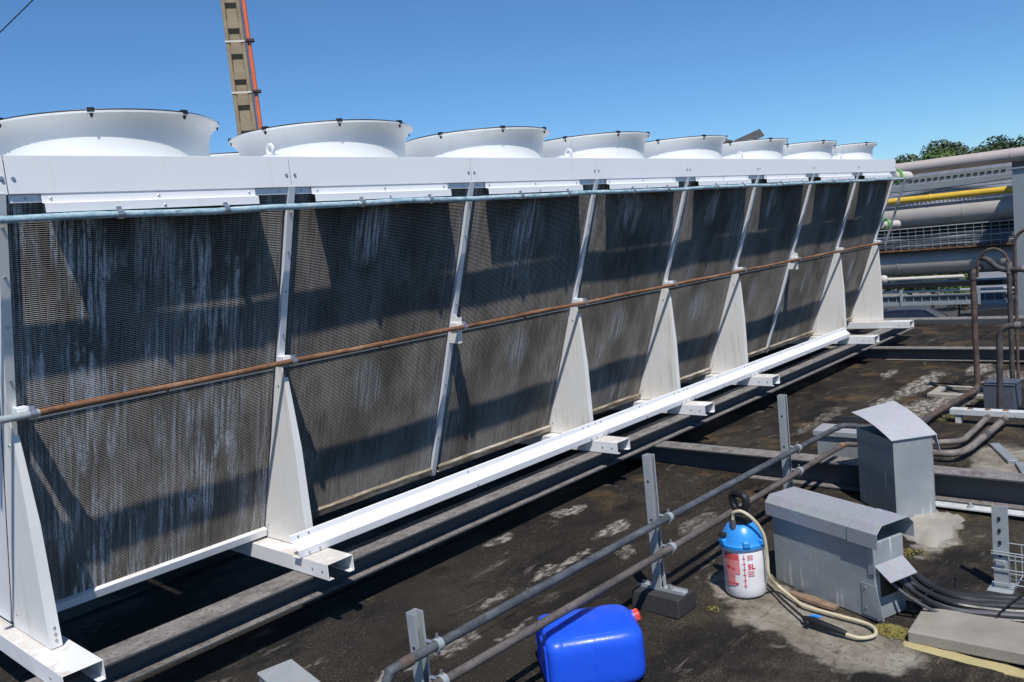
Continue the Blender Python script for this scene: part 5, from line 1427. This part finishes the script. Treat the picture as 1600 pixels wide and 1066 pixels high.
# truck with pale cab behind the risers
o = thing('truck', 'truck with a black tank and a bright wheel glimpsed between the risers', 'truck', (46, 6.0, -4.5))
MB().box((45.6, 1.0, -3.75), (47.6, 8.4, -3.45)).build('chassis', 'dark_metal', o)
wh = MB().lathe([(0.28, -0.14), (0.50, -0.14), (0.52, -0.08), (0.52, 0.08), (0.50, 0.14), (0.28, 0.14)], (45.6, 6.75, -3.98), 28, (1, 0, 0)).build('wheel', 'tyre', o)
MB().lathe([(0, -0.10), (0.22, -0.12), (0.31, -0.13), (0.31, 0.05), (0, 0.05)], (45.6, 6.75, -3.98), 24, (1, 0, 0), closed=False).build('rim', 'rim', wh)
wh = MB().lathe([(0.28, -0.14), (0.50, -0.14), (0.52, -0.08), (0.52, 0.08), (0.50, 0.14), (0.28, 0.14)], (45.6, 3.0, -3.98), 28, (1, 0, 0)).build('wheel', 'tyre', o)
MB().lathe([(0, -0.10), (0.22, -0.12), (0.31, -0.13), (0.31, 0.05), (0, 0.05)], (45.6, 3.0, -3.98), 24, (1, 0, 0), closed=False).build('rim', 'rim', wh)
MB().tube([(45.7, 7.3, -3.85), (45.7, 7.9, -3.85)], 0.33, 16).build('fuel_tank', 'dark_metal', o)
MB().box((45.7, 1.0, -3.44), (47.5, 6.4, -1.4)).build('load_box', 'wall_pale', o, bevel=0.05)
MB().box((45.7, 6.6, -3.44), (47.5, 8.3, -1.9)).build('cab', 'wall_pale', o, bevel=0.15)

# foliage
def leaves(c, rad, n_, size, seedv, squash=0.8, lobes=9):
    random.seed(seedv); mb = MB(); vs_ = []; fs_ = []
    cen = []
    for k in range(lobes):
        a = random.uniform(0, 6.283); d_ = rad * random.uniform(0.15, 0.62); z = random.uniform(-0.45, 0.5) * rad * squash
        cen.append((Vector((c[0] + d_ * math.cos(a), c[1] + d_ * math.sin(a), c[2] + z)), rad * random.uniform(0.34, 0.56)))
    for k in range(n_):
        cc_, r_ = random.choice(cen)
        v = Vector((random.gauss(0, 1), random.gauss(0, 1), random.gauss(0, 1))).normalized()
        p_ = cc_ + v * r_ * random.uniform(0.55, 1.05) ** 0.7
        s_ = size * random.uniform(0.6, 1.3)
        nn = (v + Vector((random.gauss(0, .5), random.gauss(0, .5), random.gauss(0, .5) + 0.3))).normalized()
        t1 = nn.orthogonal().normalized(); t1 = Quaternion(nn, random.uniform(0, 6.28)) @ t1; t2 = nn.cross(t1)
        b = len(vs_)
        vs_ += [p_ - t1 * s_, p_ + t2 * s_ * 0.5 + nn * s_ * .1, p_ + t1 * s_, p_ - t2 * s_ * 0.5 + nn * s_ * .1]
        fs_.append((b, b + 1, b + 2, b + 3))
    mb.v = vs_; mb.f = fs_
    return mb, cen
def tree(label, x, y, h, rad, seedv, mat, name='tree', n_=2600, size=0.22, group='trees on the skyline'):
    o = thing(name, label, 'tree' if name == 'tree' else 'shrub', (x, y, -4.5), group)
    mb, cen = leaves((x, y, -4.5 + h - rad * 0.75), rad, n_, size, seedv)
    mb.build('crown', mat, o, smooth=0, recalc=False)
    tr = MB().tube([(x, y, -4.5), (x + 0.1, y, -4.5 + h * 0.35), (x, y + 0.1, -4.5 + h * 0.7)], [0.035 * h, 0.025 * h, 0.01 * h], 8)
    for (cc_, r_) in cen[:6]:
        tr.tube([(x + 0.05, y, -4.5 + h * 0.4), tuple(cc_)], [0.014 * h, 0.004 * h], 6)
    tr.build('trunk', 'bark', o)
tl = [(66, 18.6, 8.9, 2.6, 'leaf_dark', 'leftmost dark tree on the skyline beside the cooler end'), (64, 16.6, 9.5, 2.6, 'leaf_dark', 'dark rounded tree on the skyline, second from the left'), (61, 14.4, 9.2, 2.3, 'leaf_mid', 'fresh green tree low on the skyline, third from the left'),
      (68, 15.6, 10.2, 2.8, 'leaf_dark', 'tallest dark tree in the middle of the skyline'), (66, 12.4, 9.3, 2.4, 'leaf_dark', 'dark tree on the skyline, right of the tallest one'), (62, 11.6, 8.6, 2.2, 'leaf_mid', 'fresh green tree tucked behind the top pipe'), (68, 10.4, 9.7, 2.5, 'leaf_dark', 'rightmost dark tree on the skyline above the top pipe'), (64, 20.6, 8.0, 2.2, 'leaf_mid', 'low fresh green tree half hidden by the cooler end')]
for k, (x, y, h_, r_, mt, lb) in enumerate(tl):
    x, y, h_, r_ = -1.08 + (x + 1.08) * 1.55, -3.28 + (y + 3.28) * 1.55, 6.23 + (h_ - 6.23) * 1.55, r_ * 1.5
    tree(lb, x, y, h_, r_, 30 + k, mt, n_=9000, size=0.22)
bl_ = [(49.0, 14.2, 'leftmost green shrub below the rack, behind the cooler end'), (49.5, 12.4, 'green shrub below the rack, second from the left'), (48.6, 11.0, 'green shrub below the rack, third from the left'), (49.6, 9.6, 'rightmost green shrub below the rack, beside the riser')]
tree('low green shrub left of the dark blue car', 44.0, 13.0, 2.1, 0.9, 71, 'leaf_mid', 'shrub', 1800, 0.09, 'shrubs between the rack and the cars')
tree('low green shrub right of the dark blue car', 45.5, 8.9, 1.9, 0.8, 72, 'leaf_mid', 'shrub', 1800, 0.09, 'shrubs between the rack and the cars')
for k, (x, y, lb) in enumerate(bl_): tree(lb, x, y, 2.75 - 0.2 * (k == 3), 1.15, 60 + k, 'leaf_mid', 'shrub', 2600, 0.10, 'shrubs between the rack and the cars')
